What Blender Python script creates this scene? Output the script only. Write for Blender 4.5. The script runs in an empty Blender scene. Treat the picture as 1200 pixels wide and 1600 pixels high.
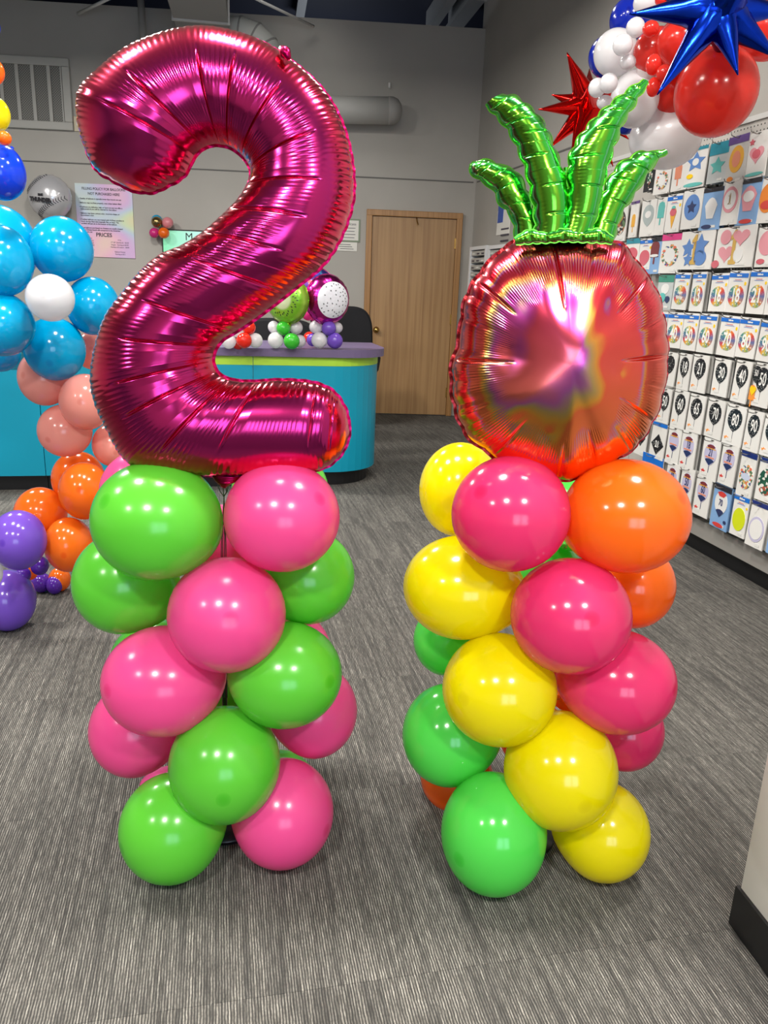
import bpy, bmesh, math, random
import numpy as np
from mathutils import Vector, Matrix
random.seed(7); np.random.seed(7)
SC = bpy.context.scene; COL = SC.collection
PI = math.pi; R_ = math.radians
# ------------------------------------------------------------------ camera
F = 1225.0; PITCH = R_(16.2); ROLL = R_(2.2); CZ = 1.325
cam = bpy.data.cameras.new('camera'); cam.sensor_fit = 'VERTICAL'; cam.sensor_height = 24; cam.sensor_width = 18
cam.lens = F * 24 / 1600; cam.clip_start = .05
camo = bpy.data.objects.new('camera', cam); COL.objects.link(camo)
MC = Matrix.Rotation(PI/2 - PITCH, 4, 'X') @ Matrix.Rotation(ROLL, 4, 'Z')
camo.matrix_world = Matrix.Translation((0, 0, CZ)) @ MC
SC.camera = camo
# ------------------------------------------------------------------ world, exposure, lamps
SC.view_settings.view_transform = 'Standard'; SC.view_settings.look = 'None'
SC.view_settings.gamma = 1; SC.view_settings.use_curve_mapping = False
SC.view_settings.exposure = 0.72
w = bpy.data.worlds.new('daylight'); SC.world = w; w.use_nodes = True
w.node_tree.nodes['Background'].inputs[0].default_value = (.72, .86, 1, 1)
w.node_tree.nodes['Background'].inputs[1].default_value = 1.0
def lamp(name, x, y, z, sx, sy, watt, col, rot=(0, 0, 0), shape='RECTANGLE'):
    l = bpy.data.lights.new(name, 'AREA'); l.shape = shape; l.size = sx; l.size_y = sy; l.energy = watt; l.color = col
    o = bpy.data.objects.new(name, l); COL.objects.link(o); o.location = (x, y, z); o.rotation_euler = rot
    return o
LZ = 3.27
for lx, ly, wt in ((-2.9, -1.1, 46), (-.75, -1.1, 72), (1.25, -1.1, 74),
                   (-3.4, 1.9, 30), (-1.5, 1.9, 34), (-.35, 1.75, 36), (.95, 1.75, 36),
                   (-3.4, 4.9, 62), (-1.7, 4.9, 54), (0.2, 4.9, 14)):
    lamp('ceiling_lamp', lx, ly, LZ, .34, .34, wt, (1, .955, .89), shape='DISK')
sp_ = bpy.data.lights.new('ceiling_spot', 'SPOT'); sp_.energy = 22; sp_.spot_size = R_(62); sp_.spot_blend = .9; sp_.shadow_soft_size = .35; sp_.color = (1, .96, .9)
so_ = bpy.data.objects.new('ceiling_spot', sp_); COL.objects.link(so_); so_.location = (-.95, 6.7, 4.1); so_.rotation_euler = (Vector((-.85, 8.1, 3.05))-Vector(so_.location)).to_track_quat('-Z', 'Y').to_euler()
rl_ = bpy.data.lights.new('added_deck_fill', 'POINT'); rl_.energy = 14; rl_.color = (.8, .88, 1); rl_.shadow_soft_size = .3  # added fill light, brightens the dark ceiling deck and its beams
ro_ = bpy.data.objects.new('added_deck_fill', rl_); COL.objects.link(ro_); ro_.location = (-1.0, 10.6, 2.9)
for wx in (.55, 1.95):
    lamp('window_daylight', wx, -3.9, 1.45, 1.2, 1.8, 24, (.55, .75, 1), (PI/2, 0, 0))
# ------------------------------------------------------------------ pixel helpers (a pixel of the photo -> a point at a real depth)
C0 = np.array([0, 0, CZ]); M3 = np.array(MC.to_3x3())
def ray(x, y): return M3 @ np.array([(x-600)/F, -(y-800)/F, -1.0])
def at(x, y, Y): d = ray(x, y); return C0 + d*(Y/d[1])
def at_z(x, y, Z=0): d = ray(x, y); return C0 + d*((Z-CZ)/d[2])
def at_plane(x, y, p0, n): d = ray(x, y); return C0 + d*(np.dot(p0-C0, n)/np.dot(d, n))
def project(P):
    q = (np.asarray(P)-C0) @ M3
    return np.stack([600+F*q[..., 0]/-q[..., 2], 800-F*q[..., 1]/-q[..., 2]], -1)
AB, AR = R_(4.2), R_(12.2)
B0 = np.array([.3, 8.33, 0]); UB = np.array([math.cos(AB), math.sin(AB), 0]); NB = np.array([UB[1], -UB[0], 0])
R0 = np.array([1.76, 3.85, 0]); UR = np.array([-math.sin(AR), math.cos(AR), 0]); NR = np.array([-math.cos(AR), -math.sin(AR), 0])
def back(x, y, off=0):                      # (s, z) on the back wall
    P = at_plane(x, y, B0+NB*off, NB); return float(np.dot(P-B0, UB)), float(P[2])
def right(x, y, off=0):
    P = at_plane(x, y, R0+NR*off, NR); return float(np.dot(P-R0, UR)), float(P[2])
def bp(s, z, off=0): return B0+UB*s+NB*off+np.array([0, 0, z])
def rp(s, z, off=0): return R0+UR*s+NR*off+np.array([0, 0, z])
ROT_B = (0, 0, AB)                           # local x along the wall, local -y into the room
ROT_R = (0, 0, AR - PI/2)                   # local x points along the right wall towards the camera
# ------------------------------------------------------------------ materials
def lin(c):
    return tuple(((v/255)/12.92 if v/255 <= .04045 else ((v/255+.055)/1.055)**2.4) for v in c[:3]) + (1,)
def pm(name, c, rough=.5, metal=0, **kw):
    m = bpy.data.materials.new(name); m.use_nodes = True
    b = m.node_tree.nodes['Principled BSDF']
    b.inputs['Base Color'].default_value = lin(c); b.inputs['Roughness'].default_value = rough; b.inputs['Metallic'].default_value = metal
    for k, v in kw.items():
        b.inputs[k.replace('_', ' ')].default_value = v
    m.diffuse_color = lin(c)
    return m
class NT:
    def __init__(s, m): s.t = m.node_tree; s.b = s.t.nodes['Principled BSDF']; s.out = s.t.nodes['Material Output']
    def n(s, kind, **kw):
        o = s.t.nodes.new('ShaderNode'+kind)
        for k, v in kw.items():
            if hasattr(o, k) and not k.startswith('i_'): setattr(o, k, v)
            else: o.inputs[int(k[2:]) if k.startswith('i_') and k[2:].isdigit() else k].default_value = v
        return o
    def l(s, a, b): s.t.links.new(a, b)
    def math(s, op, a, b=None, c=None):
        o = s.n('Math', operation=op)
        for i, v in enumerate((a, b, c)):
            if v is None: continue
            if isinstance(v, (int, float)): o.inputs[i].default_value = v
            else: s.l(v, o.inputs[i])
        return o.outputs[0]
    def ramp(s, fac, stops, interp='LINEAR'):
        o = s.n('ValToRGB'); r = o.color_ramp; r.interpolation = interp
        while len(r.elements) < len(stops): r.elements.new(.5)
        for e, (p, c) in zip(r.elements, stops): e.position = p; e.color = lin(c) if max(c) > 1 else tuple(c)+(1,)
        s.l(fac, o.inputs[0]); return o.outputs[0]
    def mix(s, fac, a, b, blend='MIX'):
        o = s.n('Mix', data_type='RGBA', blend_type=blend)
        for sock, v in ((o.inputs[0], fac), (o.inputs[6], a), (o.inputs[7], b)):
            if isinstance(v, (int, float)): sock.default_value = v
            elif isinstance(v, tuple): sock.default_value = v
            else: s.l(v, sock)
        return o.outputs[2]
    def bump(s, h, strength=.3, dist=.002):
        o = s.n('Bump'); o.inputs['Strength'].default_value = strength; o.inputs['Distance'].default_value = dist
        s.l(h, o.inputs['Height']); s.l(o.outputs[0], s.b.inputs['Normal']); return o
LATEX = {}
def latex(c, rough=.16, trans=.42):
    key = (c, rough, trans)
    if key in LATEX: return LATEX[key]
    m = pm('latex', c, rough); t = NT(m)
    a = t.n('Attribute', attribute_name='tip')
    f = t.n('MapRange', interpolation_type='SMOOTHSTEP'); t.l(a.outputs['Fac'], f.inputs[0])
    f.inputs[1].default_value = .988; f.inputs[2].default_value = .998
    L = lin(c); dark = tuple(v**1.2*.93 for v in L[:3]) + (1,)
    col = t.mix(f.outputs[0], L, dark)
    t.l(col, t.b.inputs['Base Color'])
    tr = t.n('BsdfTranslucent'); t.l(col, tr.inputs[0])
    mx = t.n('MixShader'); mx.inputs[0].default_value = trans
    t.l(t.b.outputs[0], mx.inputs[1]); t.l(tr.outputs[0], mx.inputs[2])
    gl = t.n('BsdfGlossy'); gl.inputs['Roughness'].default_value = rough*.7
    fr = t.n('Fresnel'); fr.inputs[0].default_value = 1.4
    m2 = t.n('MixShader'); fm = t.math('MULTIPLY', fr.outputs[0], trans)
    t.l(fm, m2.inputs[0]); t.l(mx.outputs[0], m2.inputs[1]); t.l(gl.outputs[0], m2.inputs[2])
    t.l(m2.outputs[0], t.out.inputs[0])
    LATEX[key] = m
    return m
def foil(name, c, rough=.14, film=0, ior=1.6):
    m = pm(name, c, rough, 1.0)
    if film:
        b = m.node_tree.nodes['Principled BSDF']; b.inputs['Thin Film Thickness'].default_value = film; b.inputs['Thin Film IOR'].default_value = ior
    return m
def facing_tint(m, stops, base=None, fac=1.0, coat=0):
    # foil base colour ramped by facing angle, imitating reflected tints and iridescence
    t = NT(m); lw = t.n('LayerWeight'); lw.inputs['Blend'].default_value = .5
    c = t.ramp(lw.outputs['Facing'], stops)
    if base is not None: c = t.mix(fac, base, c)
    t.l(c, t.b.inputs['Base Color'])
    if coat: t.b.inputs['Coat Weight'].default_value = coat; t.b.inputs['Coat Roughness'].default_value = .18
    return t
# ------------------------------------------------------------------ object helpers
def put(o, parent=None):
    COL.objects.link(o)
    if parent is not None: o.parent = parent
    return o
def tag(o, label=None, cat=None, group=None, kind=None):
    if label: o['label'] = label
    if cat: o['category'] = cat
    if group: o['group'] = group
    if kind: o['kind'] = kind
    return o
def empty(name, loc=(0, 0, 0), rot=(0, 0, 0)):
    o = bpy.data.objects.new(name, None); COL.objects.link(o); o.location = loc; o.rotation_euler = rot; return o
def mesh(name, V, Fc, mats, parent=None, smooth=True, loc=None, mi=None, attr=None):
    me = bpy.data.meshes.new(name); me.from_pydata([tuple(map(float, v)) for v in V], [], [tuple(int(i) for i in f) for f in Fc])
    for m in (mats if isinstance(mats, (list, tuple)) else [mats]): me.materials.append(m)
    if smooth: me.polygons.foreach_set('use_smooth', [True]*len(me.polygons))
    if mi is not None: me.polygons.foreach_set('material_index', list(mi))
    if attr is not None:
        for k, vals in attr.items():
            a = me.attributes.new(k, 'FLOAT', 'POINT'); a.data.foreach_set('value', list(map(float, vals)))
    me.update()
    o = bpy.data.objects.new(name, me); put(o, parent)
    if loc is not None: o.location = tuple(map(float, loc))
    return o
def bm_obj(name, bm, mats, parent=None, smooth=False, loc=None, rot=None):
    me = bpy.data.meshes.new(name); bmesh.ops.recalc_face_normals(bm, faces=bm.faces); bm.to_mesh(me); bm.free()
    for m in (mats if isinstance(mats, (list, tuple)) else [mats]): me.materials.append(m)
    if smooth: me.polygons.foreach_set('use_smooth', [True]*len(me.polygons))
    o = bpy.data.objects.new(name, me); put(o, parent)
    if loc is not None: o.location = tuple(map(float, loc))
    if rot is not None: o.rotation_euler = rot
    return o
def box_bm(bm, c, s, bev=0, rotz=0):
    r = bmesh.ops.create_cube(bm, size=1, matrix=Matrix.Translation(c) @ Matrix.Rotation(rotz, 4, 'Z') @ Matrix.Diagonal((s[0], s[1], s[2], 1)))
    if bev:
        es = list({e for v in r['verts'] for e in v.link_edges})
        bmesh.ops.bevel(bm, geom=es, offset=bev, segments=2, affect='EDGES', profile=.5)
def box(name, c, s, m, parent=None, bev=0, loc=None, rot=None, smooth=False):
    bm = bmesh.new(); box_bm(bm, c, s, bev); return bm_obj(name, bm, m, parent, smooth, loc, rot)
def tube(name, pts, r, m, parent=None, seg=10, cap=True):
    P = [np.array(p, float) for p in pts]; n = len(P); V = []; Fc = []
    rs = r if hasattr(r, '__len__') else [r]*n
    T = [(P[min(i+1, n-1)]-P[max(i-1, 0)]) for i in range(n)]; T = [t/np.linalg.norm(t) for t in T]
    ref = np.array([0, 0, 1.]) if abs(T[0][2]) < .9 else np.array([1., 0, 0])
    u = np.cross(T[0], ref); u /= np.linalg.norm(u)
    for i in range(n):
        u = u - T[i]*np.dot(u, T[i]); u /= np.linalg.norm(u); v = np.cross(T[i], u)
        for k in range(seg):
            a = 2*PI*k/seg; V.append(P[i]+(u*math.cos(a)+v*math.sin(a))*rs[i])
    for i in range(n-1):
        for k in range(seg):
            k2 = (k+1) % seg; Fc.append((i*seg+k, i*seg+k2, (i+1)*seg+k2, (i+1)*seg+k))
    if cap: Fc.append(tuple(range(seg))[::-1]); Fc.append(tuple((n-1)*seg+k for k in range(seg)))
    return mesh(name, V, Fc, m, parent)
def text(name, body, size, m, parent, loc=(0, 0, 0), rot=(PI/2, 0, 0), align='CENTER', extrude=.0003, sx=1, bold=0, spacing=1, shear=0):
    cu = bpy.data.curves.new(name, 'FONT'); cu.body = body; cu.size = size; cu.align_x = align; cu.align_y = 'CENTER'
    cu.extrude = extrude; cu.offset = bold; cu.space_line = spacing; cu.shear = shear; cu.resolution_u = 3
    cu.materials.append(m)
    o = bpy.data.objects.new(name, cu); put(o, parent); o.location = loc; o.rotation_euler = rot; o.scale = (sx, 1, 1)
    return o
# ------------------------------------------------------------------ setting materials
def wall_mat():
    m = pm('wall_paint', (160, 158, 154), .75); t = NT(m)
    g = t.n('NewGeometry'); n = t.n('TexNoise'); n.inputs['Scale'].default_value = 1.3; n.inputs['Detail'].default_value = 4
    t.l(g.outputs['Position'], n.inputs['Vector'])
    t.l(t.ramp(n.outputs[0], [(.3, (166, 163, 157)), (.7, (176, 173, 167))]), t.b.inputs['Base Color'])
    n2 = t.n('TexNoise'); n2.inputs['Scale'].default_value = 160; t.l(g.outputs['Position'], n2.inputs['Vector'])
    t.bump(n2.outputs[0], .15, .001); return m
M_WALL = wall_mat()
M_BLACK = pm('black_vinyl', (22, 22, 24), .35)
M_WHITE = pm('white_paint', (225, 225, 222), .45)
def carpet_mat():
    m = pm('carpet', (110, 108, 104), .95); t = NT(m)
    g = t.n('NewGeometry'); mp = t.n('Mapping'); mp.inputs['Rotation'].default_value = (0, 0, -AR+0.0)
    t.l(g.outputs['Position'], mp.inputs['Vector'])
    oi = t.n('ObjectInfo')
    sep = t.n('SeparateXYZ'); t.l(mp.outputs[0], sep.inputs[0])
    # ribs run along local y, one every 5.5 mm
    wob = t.n('TexNoise'); wob.inputs['Scale'].default_value = 60; wob.inputs['Detail'].default_value = 1
    t.l(mp.outputs[0], wob.inputs['Vector'])
    x = t.math('ADD', sep.outputs[0], t.math('MULTIPLY', wob.outputs[0], .0022))
    rib = t.math('SINE', t.math('MULTIPLY', x, 2*PI/.0056))
    rib01 = t.math('MULTIPLY_ADD', rib, .5, .5)
    # long streaks along the ribs
    c1 = t.n('CombineXYZ'); t.l(t.math('MULTIPLY', sep.outputs[0], 95.0), c1.inputs[0]); t.l(t.math('MULTIPLY', sep.outputs[1], 3.2), c1.inputs[1])
    t.l(t.math('MULTIPLY', oi.outputs['Random'], 60.0), c1.inputs[2])
    st = t.n('TexNoise'); st.inputs['Scale'].default_value = 1; st.inputs['Detail'].default_value = 3; t.l(c1.outputs[0], st.inputs['Vector'])
    # loop knots
    c2 = t.n('CombineXYZ'); t.l(t.math('MULTIPLY', sep.outputs[0], 180.0), c2.inputs[0]); t.l(t.math('MULTIPLY', sep.outputs[1], 160.0), c2.inputs[1])
    kn = t.n('TexNoise'); kn.inputs['Scale'].default_value = 1; kn.inputs['Detail'].default_value = 2; t.l(c2.outputs[0], kn.inputs['Vector'])
    # broad patches
    c3 = t.n('CombineXYZ'); t.l(t.math('MULTIPLY', sep.outputs[0], 9.0), c3.inputs[0]); t.l(t.math('MULTIPLY', sep.outputs[1], 3.0), c3.inputs[1])
    t.l(t.math('MULTIPLY', oi.outputs['Random'], 30.0), c3.inputs[2])
    br = t.n('TexNoise'); br.inputs['Scale'].default_value = 1; br.inputs['Detail'].default_value = 3; t.l(c3.outputs[0], br.inputs['Vector'])
    cr = t.n('CombineXYZ'); t.l(t.math('MULTIPLY', sep.outputs[0], 420.0), cr.inputs[0]); t.l(t.math('MULTIPLY', sep.outputs[1], 26.0), cr.inputs[1])
    fy = t.n('TexNoise'); fy.inputs['Scale'].default_value = 1; fy.inputs['Detail'].default_value = 1; t.l(cr.outputs[0], fy.inputs['Vector'])
    light = t.ramp(fy.outputs[0], [(.33, (104, 101, 94)), (.52, (149, 145, 137)), (.7, (182, 178, 169))])
    lit = t.math('MULTIPLY', rib01, t.ramp(st.outputs[0], [(.34, (.30, .30, .30)), (.64, (1, 1, 1))]))
    lit = t.math('MULTIPLY', lit, t.ramp(kn.outputs[0], [(.3, (.55, .55, .55)), (.6, (1, 1, 1))]))
    base = t.mix(lit, lin((46, 45, 44)), light)
    tone = t.ramp(br.outputs[0], [(.3, (.78, .78, .78)), (.7, (1.0, 1.0, 1.0))])
    t.l(t.mix(1.0, base, tone, 'MULTIPLY'), t.b.inputs['Base Color'])
    t.bump(t.math('ADD', rib01, kn.outputs[0]), .35, .002)
    return m
M_CARPET = carpet_mat()
# ------------------------------------------------------------------ room shell
K1 = None
A_ = np.array([[UB[0], -UR[0]], [UB[1], -UR[1]]]); sol = np.linalg.solve(A_, (R0-B0)[:2]); S_CORNER, T_CORNER = sol
ZW = 3.667; ZC = 4.25
FY = -4.0
def slab(name, p, q, n, z0, z1, th, m, kind='structure', parent=None):   # wall between ground points p and q, thickness going away along -n
    p, q, n = (np.array(v, float) for v in (p, q, n))
    V = []
    for z in (z0, z1):
        for a in (p, q, q-n*th, p-n*th): V.append((a[0], a[1], z))
    Fc = [(0, 1, 5, 4), (1, 2, 6, 5), (2, 3, 7, 6), (3, 0, 4, 7), (4, 5, 6, 7), (3, 2, 1, 0)]
    bm = bmesh.new(); vs = [bm.verts.new(v) for v in V]; [bm.faces.new([vs[i] for i in f]) for f in Fc]
    o = bm_obj(name, bm, m, parent)
    if parent is None: tag(o, kind=kind)
    return o
SB0, SR1 = -6.3, (FY-R0[1])/UR[1]
LP = B0+UB*SB0                                       # back-left corner
RP = R0+UR*SR1                                       # front-right corner
LFp = np.array([LP[0]-.2, FY, 0])
wb = slab('wall_back', B0+UB*SB0, B0+UB*(S_CORNER+.02), NB, 0, ZW, .14, M_WALL)
wr = slab('wall_right', RP, R0+UR*(T_CORNER+.1), NR, 0, ZC, .14, M_WALL)
wl = slab('wall_left', LFp, LP, (1, 0, 0), 0, ZC, .14, M_WALL)
# front wall (behind the camera) with two window openings
fx0, fx1 = LFp[0], RP[0]
def seg(x0, x1, z0, z1, nm='wall_front'): slab(nm, (x0, FY, 0), (x1, FY, 0), (0, 1, 0), z0, z1, .14, M_WALL)
bmf = bmesh.new()
for x0, x1, z0, z1 in ((fx0, -.1, 0, ZC), (1.2, 1.3, 0, ZC), (2.6, fx1, 0, ZC), (-.1, 1.2, 0, .5), (1.3, 2.6, 0, .5), (-.1, 1.2, 2.4, ZC), (1.3, 2.6, 2.4, ZC)):
    box_bm(bmf, ((x0+x1)/2, FY-.07, (z0+z1)/2), (x1-x0, .14, z1-z0))
tag(bm_obj('wall_front', bmf, M_WALL), kind='structure')
for i, wx in enumerate((.55, 1.95)):
    bm = bmesh.new()
    for dx in (-.63, 0, .63): box_bm(bm, (wx+dx, FY-.03, 1.45), (.05, .08, 1.9))
    for dz in (.52, 2.38): box_bm(bm, (wx, FY-.03, dz), (1.3, .08, .05))
    tag(bm_obj('window_%d' % (i+1), bm, M_WHITE), kind='structure')
# horizontal joint running round the back wall, a shallow shadow gap strip
M_JOINT = pm('joint', (104, 103, 101), .8)
s0, z0 = back(33, 249); s1, z1 = back(735, 285)
o = box('trim_1', (0, 0, 0), (S_CORNER-SB0-.05, .006, .012), M_JOINT, None, loc=bp((SB0+S_CORNER)/2, 2.322, .002), rot=ROT_B); tag(o, kind='structure')
s0, z0 = right(700, 300)
o = box('trim_2', (0, 0, 0), (2.2, .006, .012), M_JOINT, None, loc=rp(T_CORNER-1.15, 2.322, .002), rot=ROT_R); tag(o, kind='structure')
# baseboards
o = box('baseboard_right', (0, 0, 0), (T_CORNER-SR1-.1, .03, .095), M_BLACK, None, .004, rp((T_CORNER+SR1)/2, .0475, .0), ROT_R); tag(o, kind='structure')
bb = back(560, 648)
o = box('baseboard_back', (0, 0, 0), (5.3, .024, .1), M_BLACK, None, .004, bp(-3.35, .05, .012), ROT_B); tag(o, kind='structure')
# floor and its carpet tiles
fl = mesh('floor', [(LFp[0]-2.6, FY-.2, -.012), (RP[0]+1.5, FY-.2, -.012), (RP[0]+1.5, 13, -.012), (LFp[0]-2.6, 13, -.012)], [(0, 1, 2, 3)], pm('subfloor', (60, 60, 60), .9), smooth=False)
tag(fl, kind='structure')
TS = .61
tile = bpy.data.meshes.new('carpet_tile'); bm = bmesh.new(); box_bm(bm, (0, 0, -.006), (TS-.0007, TS-.0007, .012)); bm.to_mesh(tile); bm.free(); tile.materials.append(M_CARPET)
def inroom(p):
    return np.dot(p-B0, NB) > -.45 and np.dot(p-R0, NR) > -.40 and p[0] > -4.6
ca, sa = math.cos(AR), math.sin(AR); nt = 0
for i in range(-14, 14):
    for j in range(-1, 16):
        lx, ly = (i+.28)*TS, (j+.47)*TS
        p = np.array([lx*ca-ly*sa, lx*sa+ly*ca, 0])
        if not inroom(p): continue
        q = project(p)
        if p[1] < .75 or not (-330 < q[0] < 1530 and q[1] < 2100): continue
        t_ = bpy.data.objects.new('carpet_tile', tile); put(t_, fl); t_.location = p; t_.rotation_euler = (0, 0, AR); nt += 1
print('tiles', nt)
# ceiling: dark deck at the rear, pale panels over the shop
M_DECK = pm('dark_deck', (46, 50, 68), .7); M_PANEL = pm('pale_ceiling', (190, 188, 184), .8)
o = mesh('ceiling', [(LFp[0]-2.5, FY-.2, ZC), (RP[0]+.6, FY-.2, ZC), (RP[0]+.6, 13, ZC), (LFp[0]-2.5, 13, ZC)], [(0, 3, 2, 1)], M_DECK, smooth=False); tag(o, kind='structure')
o = box('ceiling_panel', (0, 0, 0), (RP[0]-LFp[0]+.4, 9.4, .1), M_PANEL, None, 0, ((RP[0]+LFp[0])/2, .6, 3.35)); tag(o, kind='structure')
slab('wall_rear', (LFp[0]-2, 12.5, 0), (4.2, 12.5, 0), (0, -1, 0), 0, ZC+.1, .1, M_DECK)
slab('wall_rear_left', (-4.8, 7.9, 0), (-6.5, 12.5, 0), (1, 0, 0), 0, ZC+.1, .1, M_DECK)
slab('wall_rear_side', (4, 12.5, 0), (.8, 8.4, 0), (-1, 0, 0), 0, ZC+.1, .1, M_DECK)
M_STEEL = pm('pale_steel', (205, 205, 202), .5, .1)
for k, (xa, xb, zb) in enumerate(((455, 487, 4.0), (683, 712, 3.98), (712, 760, 4.0))):   # roof joists running to the rear wall
    pa = at_z((xa+xb)/2, 12, zb)
    d = UR; wd = .09 if k != 2 else .16
    bm = bmesh.new(); box_bm(bm, (0, -1.6, 0), (wd, 5.2, .05)); box_bm(bm, (0, -1.6, .12), (.02, 5.2, .22))
    tag(bm_obj('beam', bm, M_STEEL, None, loc=(pa[0], pa[1], zb+.02), rot=(0, 0, AR-.05)), kind='structure')
o = box('trim_3', (0, 0, 0), (3.0, .10, .12), M_STEEL, None, loc=rp(T_CORNER-1.5, 3.95, .06), rot=ROT_R); tag(o, kind='structure')
def rod(name, p, q, r, label, m=M_STEEL, cat='rod'):
    o = tube(name, [p, q], r, m, None, 8); tag(o, label, cat); return o
rod('brace_rod', at(178, -6, 7.6), at(122, 21, 7.95), .014, 'thin pale brace rod slanting down to the rear wall top at the upper left')
rod('brace_rod', at(395, -4, 7.4), at(490, 41, 8.1), .012, 'thin pale brace rod slanting across the dark ceiling right of the square duct')
rod('conduit', np.array(bp(back(222, 0)[0], 3.75, .06)), np.array(bp(back(228, 66)[0], 3.0, .06)), .032, 'vertical pale round conduit running up the rear wall to the ceiling', M_WALL, 'pipe')
# square trunk duct running overhead, round branch coming out of it
M_DUCT = pm('duct_paint', (150, 149, 146), .6)
pL, pR = at_z(278, 48, 3.42), at_z(357, 50, 3.42)
wD = np.linalg.norm(pR-pL); mid = (pL+pR)/2
dv = np.array([-math.sin(R_(9.5)), math.cos(R_(9.5)), 0])
tr = empty('trunk_duct', (mid[0], mid[1], 3.42), (0, 0, R_(9.5)))
tag(tr, 'square grey trunk duct hanging from the ceiling above the pink 2', 'duct')
box('duct_body', (0, -2.3, .2), (wD, 4.6, .4), M_DUCT, tr)
for yy in (-.3, -1.6): box('flange', (0, yy, .2), (wD+.03, .03, .43), M_STEEL, tr)
bd = empty('branch_duct', (0, 0, 0)); tag(bd, 'pale round branch duct with an elbow and a capped end on the rear wall', 'duct')
M_DUCT2 = pm('white_duct', (205, 206, 200), .45)
yW = 8.05
P0 = at(352, 52, yW); 
cv = [at(352, 52, yW), at(376, 52, yW), at(398, 60, yW), at(414, 76, yW), at(424, 100, yW), at(430, 128, yW), at(440, 155, yW), at(458, 168, yW), at(480, 171, yW)]
tube('elbow', cv, .135, M_DUCT2, bd, 18)
for i in (1, 2, 3, 4):
    d = cv[i+1]-cv[i-1]; d /= np.linalg.norm(d); tube('seam_ring', [cv[i]-d*.008, cv[i]+d*.008], .139, M_DUCT, bd, 18)
pa, pb = at(478, 171, yW), at(610, 173, yW+.03)
tube('straight_run', [pa, pb], .118, pm('duct_grey', (176, 176, 172), .5), bd, 20)
dd = (pb-pa)/np.linalg.norm(pb-pa)
tube('end_cap', [pb-dd*.02, pb, pb+dd*.03, pb+dd*.07, pb+dd*.10, pb+dd*.11], [.121, .121, .118, .10, .06, .02], M_DUCT, bd, 20)
# louvred vent
s0, z1 = back(-45, 84); s1, _ = back(109, 95); _, z0 = back(112, 205)
vt = empty('air_vent', bp((s0+s1)/2, (z0+z1)/2, .0), ROT_B); tag(vt, 'white framed air vent with upright bars, high on the rear wall', 'vent')
W_, H_ = s1-s0, z1-z0
M_MESH = pm('vent_mesh', (120, 119, 115), .6); t = NT(M_MESH)
tc = t.n('TexCoord'); wv = t.n('TexChecker'); wv.inputs['Scale'].default_value = 90; t.l(tc.outputs['Object'], wv.inputs['Vector'])
t.l(t.mix(wv.outputs['Fac'], lin((84, 84, 82)), lin((140, 139, 134))), t.b.inputs['Base Color'])
box('mesh_screen', (0, -.01, 0), (W_-.1, .01, H_-.1), M_MESH, vt)
bm = bmesh.new(); fw = .07
for c, s in (((0, 0, H_/2-fw/2), (W_, fw)), ((0, 0, -H_/2+fw/2), (W_, fw)), ((-W_/2+fw/2, 0, 0), (fw, H_-2*fw)), ((W_/2-fw/2, 0, 0), (fw, H_-2*fw))):
    box_bm(bm, (c[0], -.022, c[2]), (s[0], .044, s[1]), .006)
M_FRAME = pm('vent_frame', (176, 175, 170), .5)
bm_obj('frame', bm, M_FRAME, vt)
for px in (5, 30, 54, 79):
    s, _ = back(px+1, 150); box('bar', (s-(s0+s1)/2, -.022, 0), (.03, .03, H_-2*fw), M_FRAME, vt)
sx_, _ = back(95, 150); box('bar', (sx_-(s0+s1)/2+.02, -.018, 0), (.012, .02, H_-2*fw), M_FRAME, vt)
s, z = back(122, 194); o = box('switch_plate', (0, -.008, 0), (.07, .016, .13), pm('cream_plastic', (200, 188, 160), .4), None, .004, bp(s, z), ROT_B)
tag(o, 'small cream wall plate beside the pink foil 2, right of the vent', 'wall plate'); box('toggle', (0, -.02, 0), (.012, .012, .03), M_WHITE, o)
s, z = back(608, 134); o = box('sensor', (0, -.015, 0), (.022, .03, .05), M_DUCT2, None, .004, bp(s, z), ROT_B); tag(o, 'tiny pale sensor on the dark upper rear wall', 'sensor'); box('cap', (0, -.034, 0), (.016, .012, .03), M_WHITE, o)
# ------------------------------------------------------------------ door in the rear wall
M_OAKTRIM = pm('oak_trim', (168, 118, 66), .4); M_OAK = pm('oak_veneer', (148, 110, 68), .42)
for m, base, dk, sc in ((M_OAK, (170, 134, 90), (146, 110, 70), 1.0), (M_OAKTRIM, (172, 128, 78), (146, 104, 58), 1.6)):
    t = NT(m); tc = t.n('TexCoord'); mp = t.n('Mapping'); mp.inputs['Scale'].default_value = (38*sc, 38*sc, .9); t.l(tc.outputs['Object'], mp.inputs[0])
    n = t.n('TexNoise'); n.inputs['Scale'].default_value = 1; n.inputs['Detail'].default_value = 5; t.l(mp.outputs[0], n.inputs['Vector'])
    t.l(t.ramp(n.outputs[0], [(.3, dk), (.62, base)]), t.b.inputs['Base Color'])
dsL, zt = back(573, 327); dsR, _ = back(723, 333); dw = dsR-dsL; dc = (dsL+dsR)/2
tr_w = .058
o = empty('door_1', bp(dc, 0, 0), ROT_B); o['kind'] = 'structure'
hs = zt-tr_w-.016
box('door_slab', (0, 0, 0), (dw-2*tr_w-.006, .03, hs), M_OAK, o, 0, (0, -.012, hs/2+.01))
for sx in (-1, 1): box('casing', (0, 0, 0), (tr_w, .05, zt), M_OAKTRIM, o, .006, (sx*(dw/2-tr_w/2), -.02, zt/2))
box('casing', (0, 0, 0), (dw, .05, tr_w), M_OAKTRIM, o, .006, (0, -.022, zt-tr_w/2))
M_BRASS = pm('brass', (196, 160, 90), .25, 1)
s, z = back(587.5, 515); kx = s-dc
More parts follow.
